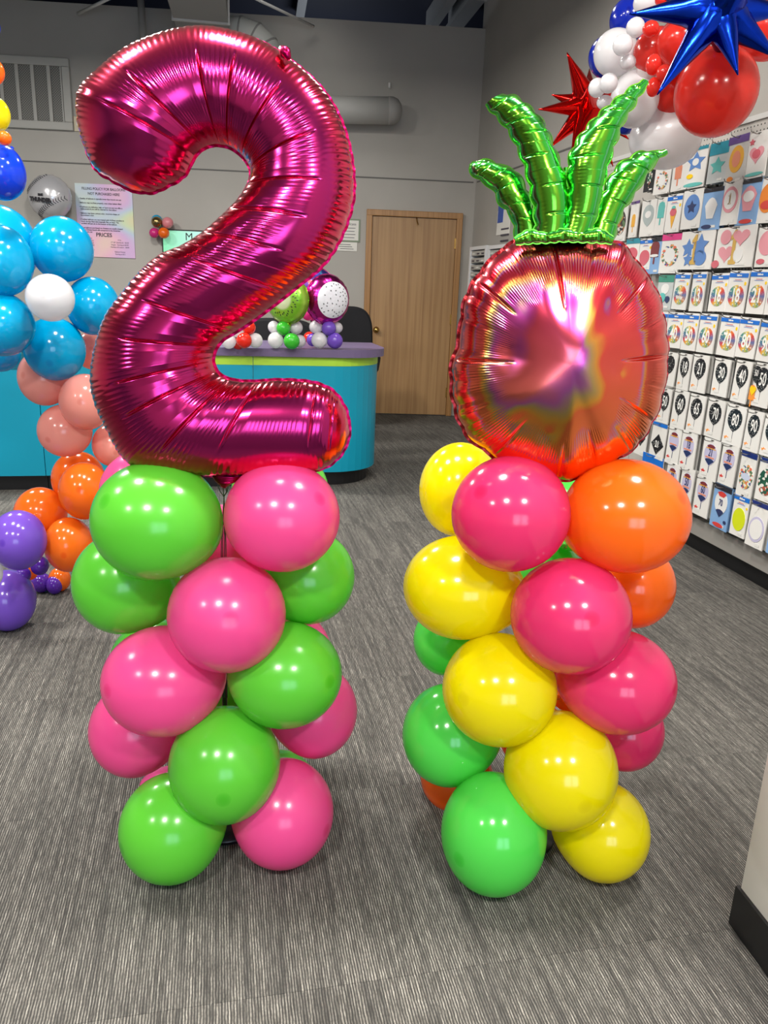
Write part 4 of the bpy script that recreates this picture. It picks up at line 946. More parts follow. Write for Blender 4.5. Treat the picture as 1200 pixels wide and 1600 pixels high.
def conf(name, base, spots, scale, thr=.32):
    m = pk(name, base, .35); t = NT(m); tc = t.n('TexCoord'); mp = t.n('Mapping'); mp.inputs['Scale'].default_value = (1, .01, 1.25); t.l(tc.outputs['Object'], mp.inputs[0])
    v = t.n('TexVoronoi'); v.inputs['Scale'].default_value = scale; t.l(mp.outputs[0], v.inputs['Vector'])
    if len(spots) == 1:
        f = t.math('LESS_THAN', v.outputs['Distance'], thr); t.l(t.mix(f, lin(base), lin(spots[0])), t.b.inputs['Base Color'])
    else:
        sp = t.n('SeparateColor'); t.l(v.outputs['Color'], sp.inputs[0])
        t.l(t.ramp(sp.outputs[0], [(i/len(spots), c) for i, c in enumerate(spots)], 'CONSTANT'), t.b.inputs['Base Color'])
    return m
PIC = dict(rainbow=conf('rainbow_confetti', (90, 120, 160), [(206, 60, 60), (232, 190, 50), (70, 150, 120), (60, 90, 160), (230, 120, 50), (120, 60, 130), (226, 222, 210), (40, 130, 150)], 15),
 black=conf('black_confetti', (30, 30, 34), [(225, 225, 222)], 10, .22), wreath=conf('flower_print', (226, 224, 216), [(220, 224, 214), (224, 110, 80), (228, 226, 220), (90, 120, 90), (60, 80, 140), (228, 226, 220), (210, 170, 90)], 9),
 green=conf('green_print', (34, 84, 66), [(34, 84, 66), (30, 74, 58), (226, 224, 216), (40, 92, 70), (170, 80, 60)], 8), blackf=conf('dark_print', (40, 38, 40), [(40, 38, 40), (90, 120, 80), (60, 50, 46), (180, 110, 70), (210, 205, 195)], 8))
t = NT(PIC['rainbow']); tc = t.n('TexCoord'); sp = t.n('SeparateXYZ'); t.l(tc.outputs['Object'], sp.inputs[0])
an = t.math('MULTIPLY_ADD', t.math('ARCTAN2', sp.outputs[2], sp.outputs[0]), 1/(2*PI), .5)
mp = t.n('Mapping'); mp.inputs['Scale'].default_value = (1, .01, 1.25); t.l(tc.outputs['Object'], mp.inputs[0]); v = t.n('TexVoronoi'); v.inputs['Scale'].default_value = 13; t.l(mp.outputs[0], v.inputs['Vector'])
sp2 = t.n('SeparateColor'); t.l(v.outputs['Color'], sp2.inputs[0])
hue = t.ramp(an, [(0, (70, 90, 150)), (.1, (206, 70, 70)), (.2, (226, 190, 70)), (.3, (120, 160, 90)), (.38, (206, 120, 60)), (.5, (84, 110, 160)), (.6, (200, 60, 56)), (.7, (230, 140, 50)), (.76, (232, 200, 70)), (.86, (80, 150, 130)), (1, (70, 90, 150))])
t.l(t.mix(t.ramp(sp2.outputs[0], [(0, (0, 0, 0)), (.72, (0, 0, 0)), (.74, (.85, .85, .85))], 'CONSTANT'), hue, t.mix(sp2.outputs[1], lin((232, 228, 214)), lin((60, 120, 130)))), t.b.inputs['Base Color'])
for k, v in dict(lilac=(190, 186, 214), navy=(40, 52, 96), gold=(206, 168, 84), blueb=(92, 134, 196), pinkb=(222, 150, 160), red=(206, 62, 56), tennis=(206, 218, 20), white=(228, 228, 226), tealp=(96, 186, 180), brown=(122, 48, 52), silverp=(168, 180, 180), cake=(226, 130, 40), orange=(238, 150, 60), yellow=(246, 206, 10), paleblue=(196, 206, 226), rosy=(206, 96, 110), salmon=(222, 140, 110), stripe=(226, 168, 60)).items(): PIC[k] = pk('print_'+k, v, .35)
M_NUMW = pm('white_print', (236, 236, 232), .5); M_NUMB = pm('dark_blue_print', (46, 52, 104), .5); M_STK = pm('sticker', (220, 220, 216), .5); M_GREYT = pm('grey_print', (120, 122, 130), .6); M_REDT = pm('red_print', (206, 80, 74), .6)
M_BAG = pk('packet_edge', (170, 172, 170), .25); M_WIRE = pm('hook_wire', (150, 150, 148), .3, .9)
OFF = .13
NPK = [0]
ORD = ['first', 'second', 'third', 'fourth', 'fifth', 'sixth', 'seventh']
def packet(xl, xr, yt, yb, label, card='white', head=None, pic=None, num=None, brand=False, hdh=.1, shape=None, stack=3, group='balloon packets on the pegboard'):
    xm, ym = (xl+xr)/2, (yt+yb)/2
    # hooks stick out from the wall, so the packet front hangs off it
    sa, _ = right(xl, ym, OFF); sb, _ = right(xr, ym, OFF); _, zt_ = right(xm, yt, OFF); _, zb_ = right(xm, yb, OFF)
    w_, h_ = (sa-sb)*.985, zt_-zb_
    e = empty('balloon_packet', rp((sa+sb)/2, (zt_+zb_)/2, OFF), tuple(np.array(ROT_R)+np.array([R_(random.uniform(-1.5, .5)), R_(random.uniform(-1, 1)), R_(random.uniform(-3, 3))])))
    tag(e, label, 'packet', group)
    piece('card', U_BOX, (w_, .006, h_), (0, 0, 0), CARD[card], e)
    if head: piece('header_band', U_BOX, (w_, .002, h_*hdh), (0, -.004, h_/2-h_*(hdh/2+(.06 if brand else 0))), HEAD[head], e)
    if brand:
        text('header_lettering', 'Balloon', h_*.062, M_NUMW, e, (w_*.04, -.0055, h_/2-h_*(hdh/2+.06)), bold=.0006)
        piece('small_print', U_BOX, (w_*.34, .001, h_*.012), (0, -.004, h_*.285), M_REDT, e); piece('small_print', U_BOX, (w_*.5, .001, h_*.008), (0, -.004, h_*.255), HEAD['blue'], e)
        piece('seal', U_OVAL, (w_*.1, .0016, w_*.12), (w_*.4, -.004, h_*.2), PIC['yellow'], e)
    piece('hang_slot', U_BOX, (w_*.16, .0016, h_*.016), (0, -.0042, h_*.475), M_HOLE, e)
    K = {'oval': U_OVAL, 'ball': U_BALL, 'diamond': U_DIAM, 'star': U_STAR, 'heart': U_HEART, 'cup': U_CUP, 'cone': U_CONE, 'pop': U_POP, 'one': U_ONE}
    if pic == 'blackball':
        p_ = piece('balloon_picture', U_BALL, (w_*.72, .002, h_*.55), (0, -.004, h_*.13), PIC['black'], e); piece('ribbon_print', U_BOX, (w_*.02, .001, h_*.2), (0, -.0036, -h_*.25), M_GREYT, e)
        piece('orange_print', U_POP if 0 else U_STAR, (w_*.3, .001, h_*.1), (-w_*.3, -.0036, -h_*.34), PIC['orange'], e); piece('price_label', U_BOX, (w_*.3, .0012, h_*.08), (-w_*.14, -.0044, -h_*.38), M_STK, e)
        text('number', num, h_*.42, M_NUMW, e, (w_*.04, -.0056, h_*.12), sx=.62, bold=.0006)
    elif pic == 'rainbow':
        piece('balloon_picture', U_OVAL, (w_*.84, .002, h_*.52), (0, -.004, -h_*.1), PIC['rainbow'], e)
        text('number', num, h_*(.46 if len(num) < 3 else .13), M_NUMW, e, (0, -.0056, -h_*.1), sx=.74, bold=.0016 if len(num) < 3 else .0006)
    elif pic == 'lilac':
        piece('balloon_picture', U_BALL, (w_*.72, .002, h_*.52), (0, -.004, h_*.12), PIC['lilac'], e)
        piece('picture_top', U_CUP, (w_*.5, .0014, h_*.12), (0, -.0048, h_*.31), PIC['brown'], e); piece('picture_band', U_BOX, (w_*.56, .0012, h_*.025), (0, -.0052, h_*.27), PIC['stripe'], e)
        piece('picture_base', U_CONE, (w_*.8, .0014, h_*.17), (0, -.0048, -h_*.06), PIC['navy'], e); piece('ribbon_print', U_BOX, (w_*.03, .001, h_*.2), (0, -.0036, -h_*.23), PIC['navy'], e)
        piece('red_print', U_STAR, (w_*.3, .001, h_*.12), (-w_*.3, -.0036, -h_*.32), PIC['red'], e); piece('price_label', U_BOX, (w_*.3, .0012, h_*.08), (-w_*.2, -.0044, -h_*.38), M_STK, e)
        text('number', num, h_*.27, M_NUMB, e, (w_*.02, -.0064, h_*.165), sx=.6, bold=.0006); piece('caption_print', U_BOX, (w_*.5, .0012, h_*.035), (0, -.0056, h_*.05), PIC['salmon'], e)
    elif shape:
        sh, cm, (sw, shh, dx, dz) = shape[0], shape[1], shape[2]
        piece('balloon_picture', K[sh], (w_*sw, .002, h_*shh), (w_*dx, -.004, h_*dz), PIC[cm], e)
        for (sh2, cm2, (sw, shh, dx, dz)) in shape[3:]:
            piece('picture_detail', K[sh2], (w_*sw, .0016, h_*shh), (w_*dx, -.0052, h_*dz), PIC[cm2], e)
        if num: text('number', num, h_*.26, M_NUMW, e, (0, -.0062, h_*shape[2][3]), sx=.8, bold=.001)
        piece('price_label', U_BOX, (w_*.26, .0012, h_*.06), (w_*.2, -.0044, -h_*.42), M_STK, e)
    # hook it hangs on, a part of the pegboard
    hx, hz = loc_of((sa+sb)/2, zt_-.008*1)
    tube('hook', [(hx, -.01, hz+.006), (hx, -.15, hz-.002), (hx, -.175, hz+.004), (hx, -.182, hz+.016)], .0024, M_WIRE, pb, 5)
    NPK[0] += 1
    for i in range(stack):
        b_ = bpy.data.objects.new('packet_behind', U_BOX); COL.objects.link(b_); b_.location = rp((sa+sb)/2+random.uniform(-.003, .003), (zt_+zb_)/2+random.uniform(-.004, .002), OFF-.022*(i+1)); b_.rotation_euler = tuple(np.array(ROT_R)+np.array([R_(random.uniform(-1, 1)), 0, R_(random.uniform(-2.5, 2.5))]))
        b_.scale = (w_*.985, .006, h_*.985); b_.material_slots[0].link = 'OBJECT'; b_.material_slots[0].material = M_BAG if i % 2 else CARD[card if card != 'white' else 'grey']
        rw_ = next((r_ for r_ in ('top', 'second row', 'third row', 'fourth', 'fifth', 'sixth', 'seventh', 'eighth', 'bottom') if r_ in label), 'top').replace(' row', '')
        sh_ = ' '.join(label.split(',')[0].split(' in the ')[0].split()[:8]); tag(b_, 'spare packet behind the %s, %s row' % (sh_, rw_), 'packet', 'spare packets behind the %s, %s row' % (sh_, rw_))
W = 'white'
# top row
packet(1008, 1024, 262, 299, 'dark green packet in the top row, leftmost beside the tall garland balloon', 'black', None, shape=('pop', 'green', (.5, .7, 0, 0)))
packet(1024, 1047, 263, 303, 'white packet with a flower wreath in the top row, second from the left', W, shape=('oval', 'wreath', (.72, .7, 0, .02), ('oval', 'white', (.45, .45, 0, .02))))
packet(1051, 1070, 252, 298, 'white packet with a salmon ice lolly in the top row, left of the blue star', W, shape=('pop', 'salmon', (.62, .75, 0, .05)))
packet(1072, 1103, 231, 293, 'packet with a blue star over teal print in the top row', W, 'teal', hdh=.08, shape=('star', 'blueb', (.9, .5, 0, .14), ('oval', 'white', (.3, .18, 0, .14)), ('oval', 'yellow', (.3, .12, -.2, -.2)), ('oval', 'tealp', (.9, .1, 0, -.42))), stack=4)
packet(1109, 1137, 223, 285, 'teal edged packet in the top row beside the purple headed one', 'silver', 'teal', hdh=.3, shape=('star', 'tealp', (.8, .45, 0, -.08)), stack=4)
packet(1136, 1168, 213, 287, 'purple headed packet with a golden oval picture in the top row', 'grey', 'purple', hdh=.16, shape=('oval', 'stripe', (.7, .56, 0, .02), ('oval', 'salmon', (.4, .34, 0, .02)), ('oval', 'cake', (.3, .1, -.2, -.38))))
packet(1167, 1200, 207, 277, 'white packet with a pink heart and teal foot in the top row', W, None, shape=('heart', 'pinkb', (.7, .42, 0, .02), ('oval', 'rosy', (.4, .2, 0, .02)), ('star', 'rosy', (.3, .16, -.28, .3)), ('oval', 'tealp', (.9, .08, 0, -.42))))
# second row
packet(959, 981, 320, 377, 'white packet with a dark oval in the second row, leftmost beside the pineapple leaf', W, shape=('oval', 'blackf', (.85, .66, 0, 0)))
packet(984, 998, 315, 371, 'narrow white packet with a cream figure in the second row, second from left', W, 'purple', hdh=.07, shape=('pop', 'stripe', (.5, .5, 0, -.1)))
packet(1002, 1025, 313, 369, 'white packet with a silver balloon in the second row', W, shape=('ball', 'silverp', (.72, .58, 0, .08), ('oval', 'white', (.4, .2, 0, .1))))
packet(1026, 1040, 309, 367, 'white packet with a teal ice lolly in the second row', W, shape=('pop', 'tealp', (.8, .62, 0, .08)))
packet(1042, 1064, 304, 363, 'blue headed packet with an ice cream cone in the second row', W, 'blue', shape=('cone', 'stripe', (.62, .6, 0, -.1), ('oval', 'rosy', (.42, .2, 0, .03)), ('oval', 'tealp', (.26, .12, 0, .14))), brand=True)
packet(1066, 1098, 297, 357, 'white packet with a blue oval star in the second row', W, shape=('oval', 'blueb', (.76, .66, 0, .05), ('star', 'navy', (.5, .36, 0, .05))))
packet(1096, 1128, 294, 359, 'blue card packet with a white cupcake in the second row', 'blue', 'black', shape=('cup', 'white', (.6, .5, 0, .02), ('oval', 'navy', (.5, .1, -.1, -.42))))
packet(1126, 1157, 284, 351, 'white packet with a pale pink oval and gold number 1 in the second row', W, shape=('oval', 'pinkb', (.8, .6, 0, .08), ('oval', 'white', (.62, .44, 0, .08)), ('one', 'gold', (.3, .26, 0, .1))))
packet(1153, 1188, 280, 351, 'blue card packet with a pink cupcake and red oval in the second row', 'blue', 'black', shape=('cup', 'pinkb', (.72, .55, 0, .08), ('oval', 'white', (.5, .24, 0, .12)), ('oval', 'red', (.6, .1, 0, -.42))))
packet(1185, 1216, 278, 348, 'white packet with an orange cake picture at the right edge of the second row', W, shape=('oval', 'cake', (.85, .65, 0, .05), ('oval', 'red', (.6, .2, 0, -.1))))
# third row
packet(979, 999, 373, 412, 'teal headed packet with a watermelon picture in the third row, leftmost beside the pineapple', W, 'teal', hdh=.2, shape=('oval', 'rosy', (.8, .5, 0, -.1)))
packet(999, 1018, 373, 421, 'blue headed packet with a pink balloon shape in the third row', W, 'blue', shape=('ball', 'rosy', (.8, .5, 0, -.12)), brand=True)
packet(1012, 1035, 371, 428, 'blue card packet with a brown ice lolly in the third row', 'blue', 'black', hdh=.12, shape=('pop', 'brown', (.7, .62, 0, .08), ('oval', 'white', (.6, .08, 0, 0))))
packet(1034, 1062, 366, 427, 'pink headed packet with a leafy wreath in the third row', W, 'pink', hdh=.16, shape=('oval', 'wreath', (.86, .56, 0, -.04), ('oval', 'white', (.56, .36, 0, -.04))))
packet(1063, 1115, 361, 421, 'wide packet with a gold number 1 among blue stars in the third row', W, shape=('star', 'blueb', (.42, .5, -.24, .06), ('star', 'blueb', (.5, .6, .12, .12)), ('oval', 'blueb', (.36, .4, .16, -.2)), ('star', 'blueb', (.3, .4, -.2, -.24)), ('one', 'gold', (.3, .78, -.04, .02))))
packet(1117, 1181, 354, 418, 'wide packet with a gold number 1 among pink hearts in the third row', W, shape=('heart', 'pinkb', (.4, .46, -.2, -.14), ('oval', 'pinkb', (.28, .36, -.24, .26)), ('heart', 'pinkb', (.42, .44, .16, .24)), ('oval', 'white', (.24, .36, .14, -.2)), ('one', 'gold', (.3, .84, 0, 0)), ('oval', 'rosy', (.2, .2, -.44, -.4))))
packet(1184, 1214, 355, 417, 'white packet with a pink oval at the right edge of the third row', W, shape=('oval', 'pinkb', (.8, .62, 0, .1), ('oval', 'rosy', (.4, .14, -.2, -.36))))
# fourth row: rainbow numbers
packet(1028, 1051, 430, 484, 'teal card packet with party balloons, leftmost of the fourth row beside the pineapple', 'silver', 'green', hdh=.2, shape=('oval', 'white', (.5, .3, 0, .1), ('ball', 'tealp', (.4, .3, -.1, -.16)), ('ball', 'navy', (.3, .2, .24, -.2))))
for (a, b, c, d, n) in ((1053, 1076, 426, 484, 'Happy\nBirthday'), (1080, 1102, 425, 487, '13'), (1110, 1137, 427, 487, '16'), (1137, 1167, 423, 489, '18'), (1171, 1198, 421, 491, '21'), (1200, 1228, 420, 493, '30')):
    k_ = ('Happy\nBirthday', '13', '16', '18', '21', '30').index(n)
    packet(a, b, c, d, 'rainbow oval packet reading %s, %s from the teal one in the fourth row' % (n.replace('\n', ' '), ORD[k_]), W, 'blue', 'rainbow', n, True, stack=4)
# fifth row
for (a, b, c, d, n) in ((1020, 1042, 487, 541, '30'), (1043, 1066, 488, 544, '40'), (1067, 1090, 489, 548, '50'), (1091, 1119, 490, 552, '60'), (1124, 1153, 493, 557, '70'), (1154, 1183, 496, 560, '80'), (1185, 1215, 501, 566, '90')):
    packet(a, b, c, d, 'rainbow oval packet reading %s, %s from the pineapple in the fifth row' % (n, ORD[('30', '40', '50', '60', '70', '80', '90').index(n)]), W, 'blue', 'rainbow', n, True, stack=3)
# sixth row: black balloons
for (a, b, c, d, n) in ((1036, 1057, 550, 603, 'HB'), (1060, 1079, 552, 610, '18'), (1081, 1106, 554, 614, '21'), (1115, 1139, 560, 620, '30'), (1146, 1172, 563, 630, '40'), (1176, 1206, 567, 637, '50')):
    packet(a, b, c, d, 'black balloon packet %s, %s from the pineapple in the sixth row' % ('without a number' if n == 'HB' else 'reading '+n, ORD[('HB', '18', '21', '30', '40', '50').index(n)]), W, None, 'blackball', '' if n == 'HB' else n)
# seventh row
for (a, b, c, d, n) in ((1029, 1048, 606, 662, '50'), (1051, 1074, 609, 670, '60'), (1075, 1101, 616, 677, '65'), (1103, 1132, 623, 686, '70'), (1133, 1163, 632, 697, '80'), (1164, 1191, 641, 707, '90'), (1192, 1222, 650, 716, '50')):
    packet(a, b, c, d, 'black balloon packet reading %s, %s from the pineapple in the seventh row' % (n, ORD[(1029, 1051, 1075, 1103, 1133, 1164, 1192).index(a)]), W, None, 'blackball', n)
# eighth row
packet(994, 1012, 655, 712, 'white packet beside the pineapple bottom, leftmost of the eighth row', W, shape=('diamond', 'black', (.7, .5, 0, 0)))
packet(1017, 1041, 660, 718, 'blue headed packet with a black diamond reading 21 in the eighth row', W, 'blue', num='21', shape=('diamond', 'black', (.86, .58, 0, -.1)))
packet(1043, 1063, 667, 727, 'white packet with a striped birthday balloon in the eighth row', W, None, 'lilac', '', stack=1)
for (a, b, c, d, n) in ((1064, 1087, 673, 738, '18'), (1097, 1123, 685, 751, '21'), (1125, 1152, 693, 760, '30')):
    packet(a, b, c, d, 'lilac and navy balloon packet reading %s, %s right of the striped one, eighth row' % (n, ORD[('18', '21', '30').index(n)]), W, None, 'lilac', n, stack=4)
packet(1154, 1181, 705, 777, 'navy headed packet with a flowery round balloon in the eighth row', W, 'navy', hdh=.12, shape=('oval', 'wreath', (.86, .56, 0, -.06), ('oval', 'paleblue', (.6, .16, 0, -.06))))
packet(1184, 1214, 716, 786, 'white packet with a dark green round balloon at the right edge of the eighth row', W, 'navy', hdh=.1, shape=('oval', 'green', (.86, .62, 0, -.04)))
# bottom row
packet(1003, 1036, 710, 760, 'packet with a bright blue header behind the large orange balloon, bottom row left', W, 'blue', hdh=.3, shape=('oval', 'rainbow', (.8, .5, 0, -.14)))
for (a, b, c, d, n) in ((1040, 1060, 722, 786, '40'), (1062, 1083, 730, 798, '50'), (1086, 1110, 743, 808, '60')):
    packet(a, b, c, d, 'lilac and navy balloon packet reading %s, %s right of the orange balloon, bottom row' % (n, ORD[('40', '50', '60').index(n)]), W, None, 'lilac', n)
packet(1112, 1142, 757, 828, 'blue card packet with a rainbow capped balloon reading 70 in the bottom row', 'blue', 'black', hdh=.12, shape=('ball', 'white', (.7, .54, 0, .08), ('cup', 'red', (.5, .12, 0, .3)), ('cone', 'navy', (.66, .18, 0, -.14)), ('oval', 'red', (.6, .1, 0, -.42)), ('oval', 'navy', (.16, .08, .36, -.3))))
packet(1144, 1169, 770, 840, 'blue headed packet with a yellow green tennis ball in the bottom row', W, 'blue', shape=('oval', 'tennis', (.82, .54, 0, -.1)), brand=True)
packet(1170, 1198, 783, 858, 'navy headed packet with a pale round wreath balloon in the bottom row', W, 'navy', hdh=.1, shape=('oval', 'lilac', (.86, .56, 0, -.1), ('oval', 'white', (.7, .45, 0, -.1))))
packet(1201, 1230, 796, 872, 'blue card packet just entering the right photo edge in the bottom row', 'blue', 'navy', shape=('oval', 'white', (.8, .5, 0, 0)))
# numbers drawn dark on the white part of that 70
for o in list(SC.objects):
    if o.get('label', '').startswith('blue card packet with a rainbow capped'): text('number', '70', .045, M_NUMB, o, (0, -.0066, .022), sx=.7, bold=.0006)
for o in list(SC.objects):                          # the 50 packet carries two balloons and a bottle
    if o.get('label', '').startswith('black balloon packet reading 50, sixth'):
        piece('bottle_picture', U_POP, (.05, .002, .10), (-.055, -.006, -.055), PIC['orange'], o); piece('bottle_label', U_HEART, (.045, .002, .05), (-.05, -.008, -.03), PIC['yellow'], o)
        piece('small_balloon', U_BALL, (.06, .002, .075), (-.045, -.0062, .045), PIC['black'], o); text('number', '50', .04, M_NUMW, o, (-.045, -.008, .048), sx=.7)
# ------------------------------------------------------------------ centrepieces on the counter
def centre(px, py, label):
    c = counter_pt(px, py); e = empty('balloon_centerpiece', c); tag(e, label, 'centerpiece', 'small balloon centrepieces on the counter'); bpy.context.view_layer.update(); return e, float(c[1])
def minis(e, Y, items):
    for (x, y, r, dy, m) in items: balloon((x, y, r, r*1.02), Y+dy, (x-float(project(np.array(e.location))[0]), -6, 2), m, None, None, parent=e, lo=True, knot=False, egg=.06)
GRN = latex((70, 200, 60), .16, .3); RED2 = latex((232, 50, 34), .16, .3); VIO3 = latex((126, 88, 206), .16, .3)
e, Y = centre(380, 545, 'small red and white balloon centrepiece at the left on the purple counter top')
minis(e, Y, [(389, 512, 10.5, -.02, RED2), (381.5, 532, 12.2, -.06, RED2), (358, 533.5, 11.5, 0, WHT), (399, 532, 11.5, 0, WHT), (371, 517, 10, .02, WHT), (372, 537, 9, .06, RED2)])
e2, Y2 = centre(449, 545, 'green and white balloon centrepiece topped by a foil kiwi slice on the counter')
minis(e2, Y2, [(428, 511, 9.5, .03, WHT), (443, 513, 11.2, -.03, GRN), (462.5, 512, 10.5, .02, WHT), (431, 531.6, 12.6, -.03, WHT), (455.7, 533, 12.6, -.06, GRN), (468, 533, 10, .05, WHT)])
e3, Y3 = centre(508, 545, 'violet and white balloon centrepiece topped by a foil dragon fruit on the counter')
minis(e3, Y3, [(494, 511, 10.2, .03, WHT), (513.7, 513, 11.5, -.03, VIO3), (527, 512, 8.5, .05, WHT), (489, 531, 10, .04, VIO3), (499, 531.6, 12.6, -.05, WHT), (523, 532.4, 12.6, -.03, VIO3)])
def disc_foil(e, px, py, Y, R, thk, yaw, mat, nm, seam):
    c = at(px, py, Y); V = []; Fc = []; nr_, ns = 18, 64
    for side in (1, -1):
        for i in range(nr_+1):
            q = math.sin(i/nr_*PI/2); 
            for k in range(ns):
                a = 2*PI*k/ns; pk_ = 1+.03*abs(math.sin(9*a))*q**6
                hh = thk*max(0, 1-q**2.4)**.5*(1+.06*math.sin(24*a)*q**5)
                V.append((R*q*pk_*math.cos(a), -side*hh, R*q*pk_*math.sin(a)))
    n1 = (nr_+1)*ns
    for b_, sgn in ((0, 1), (n1, -1)):
        for i in range(nr_):
            for k in range(ns):
                f = (b_+i*ns+k, b_+i*ns+(k+1) % ns, b_+(i+1)*ns+(k+1) % ns, b_+(i+1)*ns+k); Fc.append(f if sgn > 0 else f[::-1])
    o = mesh(nm, V, Fc, mat, e, True, c-np.array(e.location)); o.rotation_euler = (0, 0, yaw)
    SV = []
    for rr in (.98, 1.05):
        for k in range(ns): a = 2*PI*k/ns; SV.append((R*rr*math.cos(a), .003*math.sin(15*a), R*rr*math.sin(a)))
    mesh('seam', SV, [(k, (k+1) % ns, ns+(k+1) % ns, ns+k) for k in range(ns)], seam, o)
    tube('neck', [(0, 0, -R), (0, 0, -R-.05)], [.03, .014], seam, o, 8); return o, c
def fruit_mat(nm, edge, bands_, metal_edge=True):
    m = pm(nm, edge, .22); t = NT(m); tc = t.n('TexCoord'); sp = t.n('SeparateXYZ'); t.l(tc.outputs['Object'], sp.inputs[0])
    r = t.math('SQRT', t.math('ADD', t.math('MULTIPLY', sp.outputs[0], sp.outputs[0]), t.math('MULTIPLY', sp.outputs[2], sp.outputs[2])))
    return m, t, r, sp, tc
m, t, r, sp, tc = fruit_mat('kiwi_print', (130, 190, 50), None); RK = .142
rn = t.math('DIVIDE', r, RK); c_ = t.ramp(rn, [(0, (226, 234, 200)), (.36, (214, 228, 176)), (.46, (140, 196, 60)), (.8, (120, 186, 40)), (.93, (150, 190, 70)), (1, (120, 150, 40))])
t.l(c_, t.b.inputs['Base Color']); t.b.inputs['Metallic'].default_value = .35
M_SEED = pm('seed_print', (24, 24, 24), .5); M_KSEAM = foil('kiwi_edge', (150, 200, 60), .3); M_DSEAM = foil('dragon_edge', (214, 70, 160), .25)
kw, kc = disc_foil(e2, 449, 468, Y2-.02, RK, .075, -.35, m, 'foil_kiwi', M_KSEAM)
def on_face(o, R, thk, x, z, s, rot=0):
    q = min(.99, math.hypot(x, z)/R); y = -thk*max(0, 1-q**2.4)**.5-.0008
    bm = bmesh.new(); bmesh.ops.create_uvsphere(bm, u_segments=8, v_segments=5, radius=1, matrix=Matrix.Translation((x, y, z)) @ Matrix.Rotation(rot, 4, 'Y') @ Matrix.Diagonal((s*.5, s*.25, s, 1)))
    return bm
bmk = bmesh.new(); tmp = []
def seeds(o, R, thk, pts, nm):
    V = []; Fc = []
    for (x, z, s, rot) in pts:
        b_ = len(V); q = min(.99, math.hypot(x, z)/R); y = -thk*max(0, 1-q**2.4)**.5-.0012
        for k in range(8):
            a = 2*PI*k/8; lx, lz = s*.5*math.cos(a), s*math.sin(a); xx, zz = x+lx*math.cos(rot)+lz*math.sin(rot), z-lx*math.sin(rot)+lz*math.cos(rot)
            q2 = min(.99, math.hypot(xx, zz)/R); V.append((xx, -thk*max(0, 1-q2**2.4)**.5-.0015, zz))
        Fc.append(tuple(range(b_, b_+8)))
    tag(mesh(nm, V, Fc, M_SEED, o, False), kind='stuff')
bmk.free()
rs = random.Random(4)
seeds(kw, RK, .075, [(r_*math.sin(a), r_*math.cos(a), .0065, a) for i in range(44) for a in [2*PI*i/44+rs.uniform(-.03, .03)] for r_ in [RK*(.55+.13*(i % 3)/2+rs.uniform(-.02, .02))]], 'seeds')
m, t, r, sp, tc = fruit_mat('dragon_fruit_print', (214, 70, 160), None); RD = .15
rn = t.math('DIVIDE', r, RD); fr_ = t.math('LESS_THAN', sp.outputs[1], 0.0); inn = t.math('MULTIPLY', t.math('LESS_THAN', rn, .74), fr_)
t.l(t.mix(inn, lin((206, 50, 150)), lin((226, 228, 236))), t.b.inputs['Base Color']); t.l(t.math('SUBTRACT', 1.0, inn), t.b.inputs['Metallic'])
dr, dc_ = disc_foil(e3, 511, 468, Y3, RD, .10, .62, m, 'foil_dragon_fruit', M_DSEAM)
pts = []
while len(pts) < 40:
    x, z = rs.uniform(-.7, .7)*RD, rs.uniform(-.7, .7)*RD
    if math.hypot(x, z) < .68*RD and all(math.hypot(x-p[0], z-p[1]) > .017 for p in pts): pts.append((x, z, .0055, rs.uniform(0, 3)))
seeds(dr, RD, .10, pts, 'seeds')
e4 = empty('balloon_centerpiece', at_z(492, 541, HT)); tag(e4, 'centrepiece with a blue and red foil ball half hidden behind the dragon fruit', 'centerpiece', 'small balloon centrepieces on the counter'); bpy.context.view_layer.update()
balloon((482, 490, 11, 11), 5.72, (0, -1, 0), latex((238, 60, 150)), None, None, parent=e4, lo=True, knot=False)
balloon((498, 532, 10, 10), 5.74, (0, -1, 0), WHT, None, None, parent=e4, lo=True, knot=False); balloon((484, 528, 10, 10), 5.74, (0, -1, 0), RED2, None, None, parent=e4, lo=True, knot=False); balloon((492, 511, 9, 10), 5.74, (0, -1, 0), WHT, None, None, parent=e4, lo=True, knot=False)
m_ = conf('party_foil', (120, 60, 120), [(200, 50, 60), (60, 60, 150), (90, 50, 130), (206, 90, 90), (70, 120, 170)], 18); m_.node_tree.nodes['Principled BSDF'].inputs['Metallic'].default_value = .8
disc_foil(e4, 489, 455, 5.8, .165, .08, .3, m_, 'foil_round', M_DSEAM)
# cluster of small balloons pinned at the corner of the screen
c5 = bp(*back(251, 356, .1), .1); e5 = empty('balloon_cluster', c5); tag(e5, 'cluster of gold, pink, magenta and orange mini balloons at the screen corner', 'balloon'); bpy.context.view_layer.update()
Y5 = float(c5[1])-.02
GOLD = pm('chrome_gold_latex', (150, 128, 84), .22, .9)
for (x, y, r_, dy, mt) in ((245, 343.5, 8, .07, TEAL), (245, 347, 8.8, 0, GOLD), (262, 348, 8.8, .01, latex((246, 160, 170))), (241, 364, 8, 0, latex((230, 60, 150))), (256, 364, 8.8, -.03, ORG2)):
    balloon((x, y, r_, r_), Y5+dy, ((x-251), -8, -(y-356)), mt, None, None, parent=e5, lo=True, knot=False)
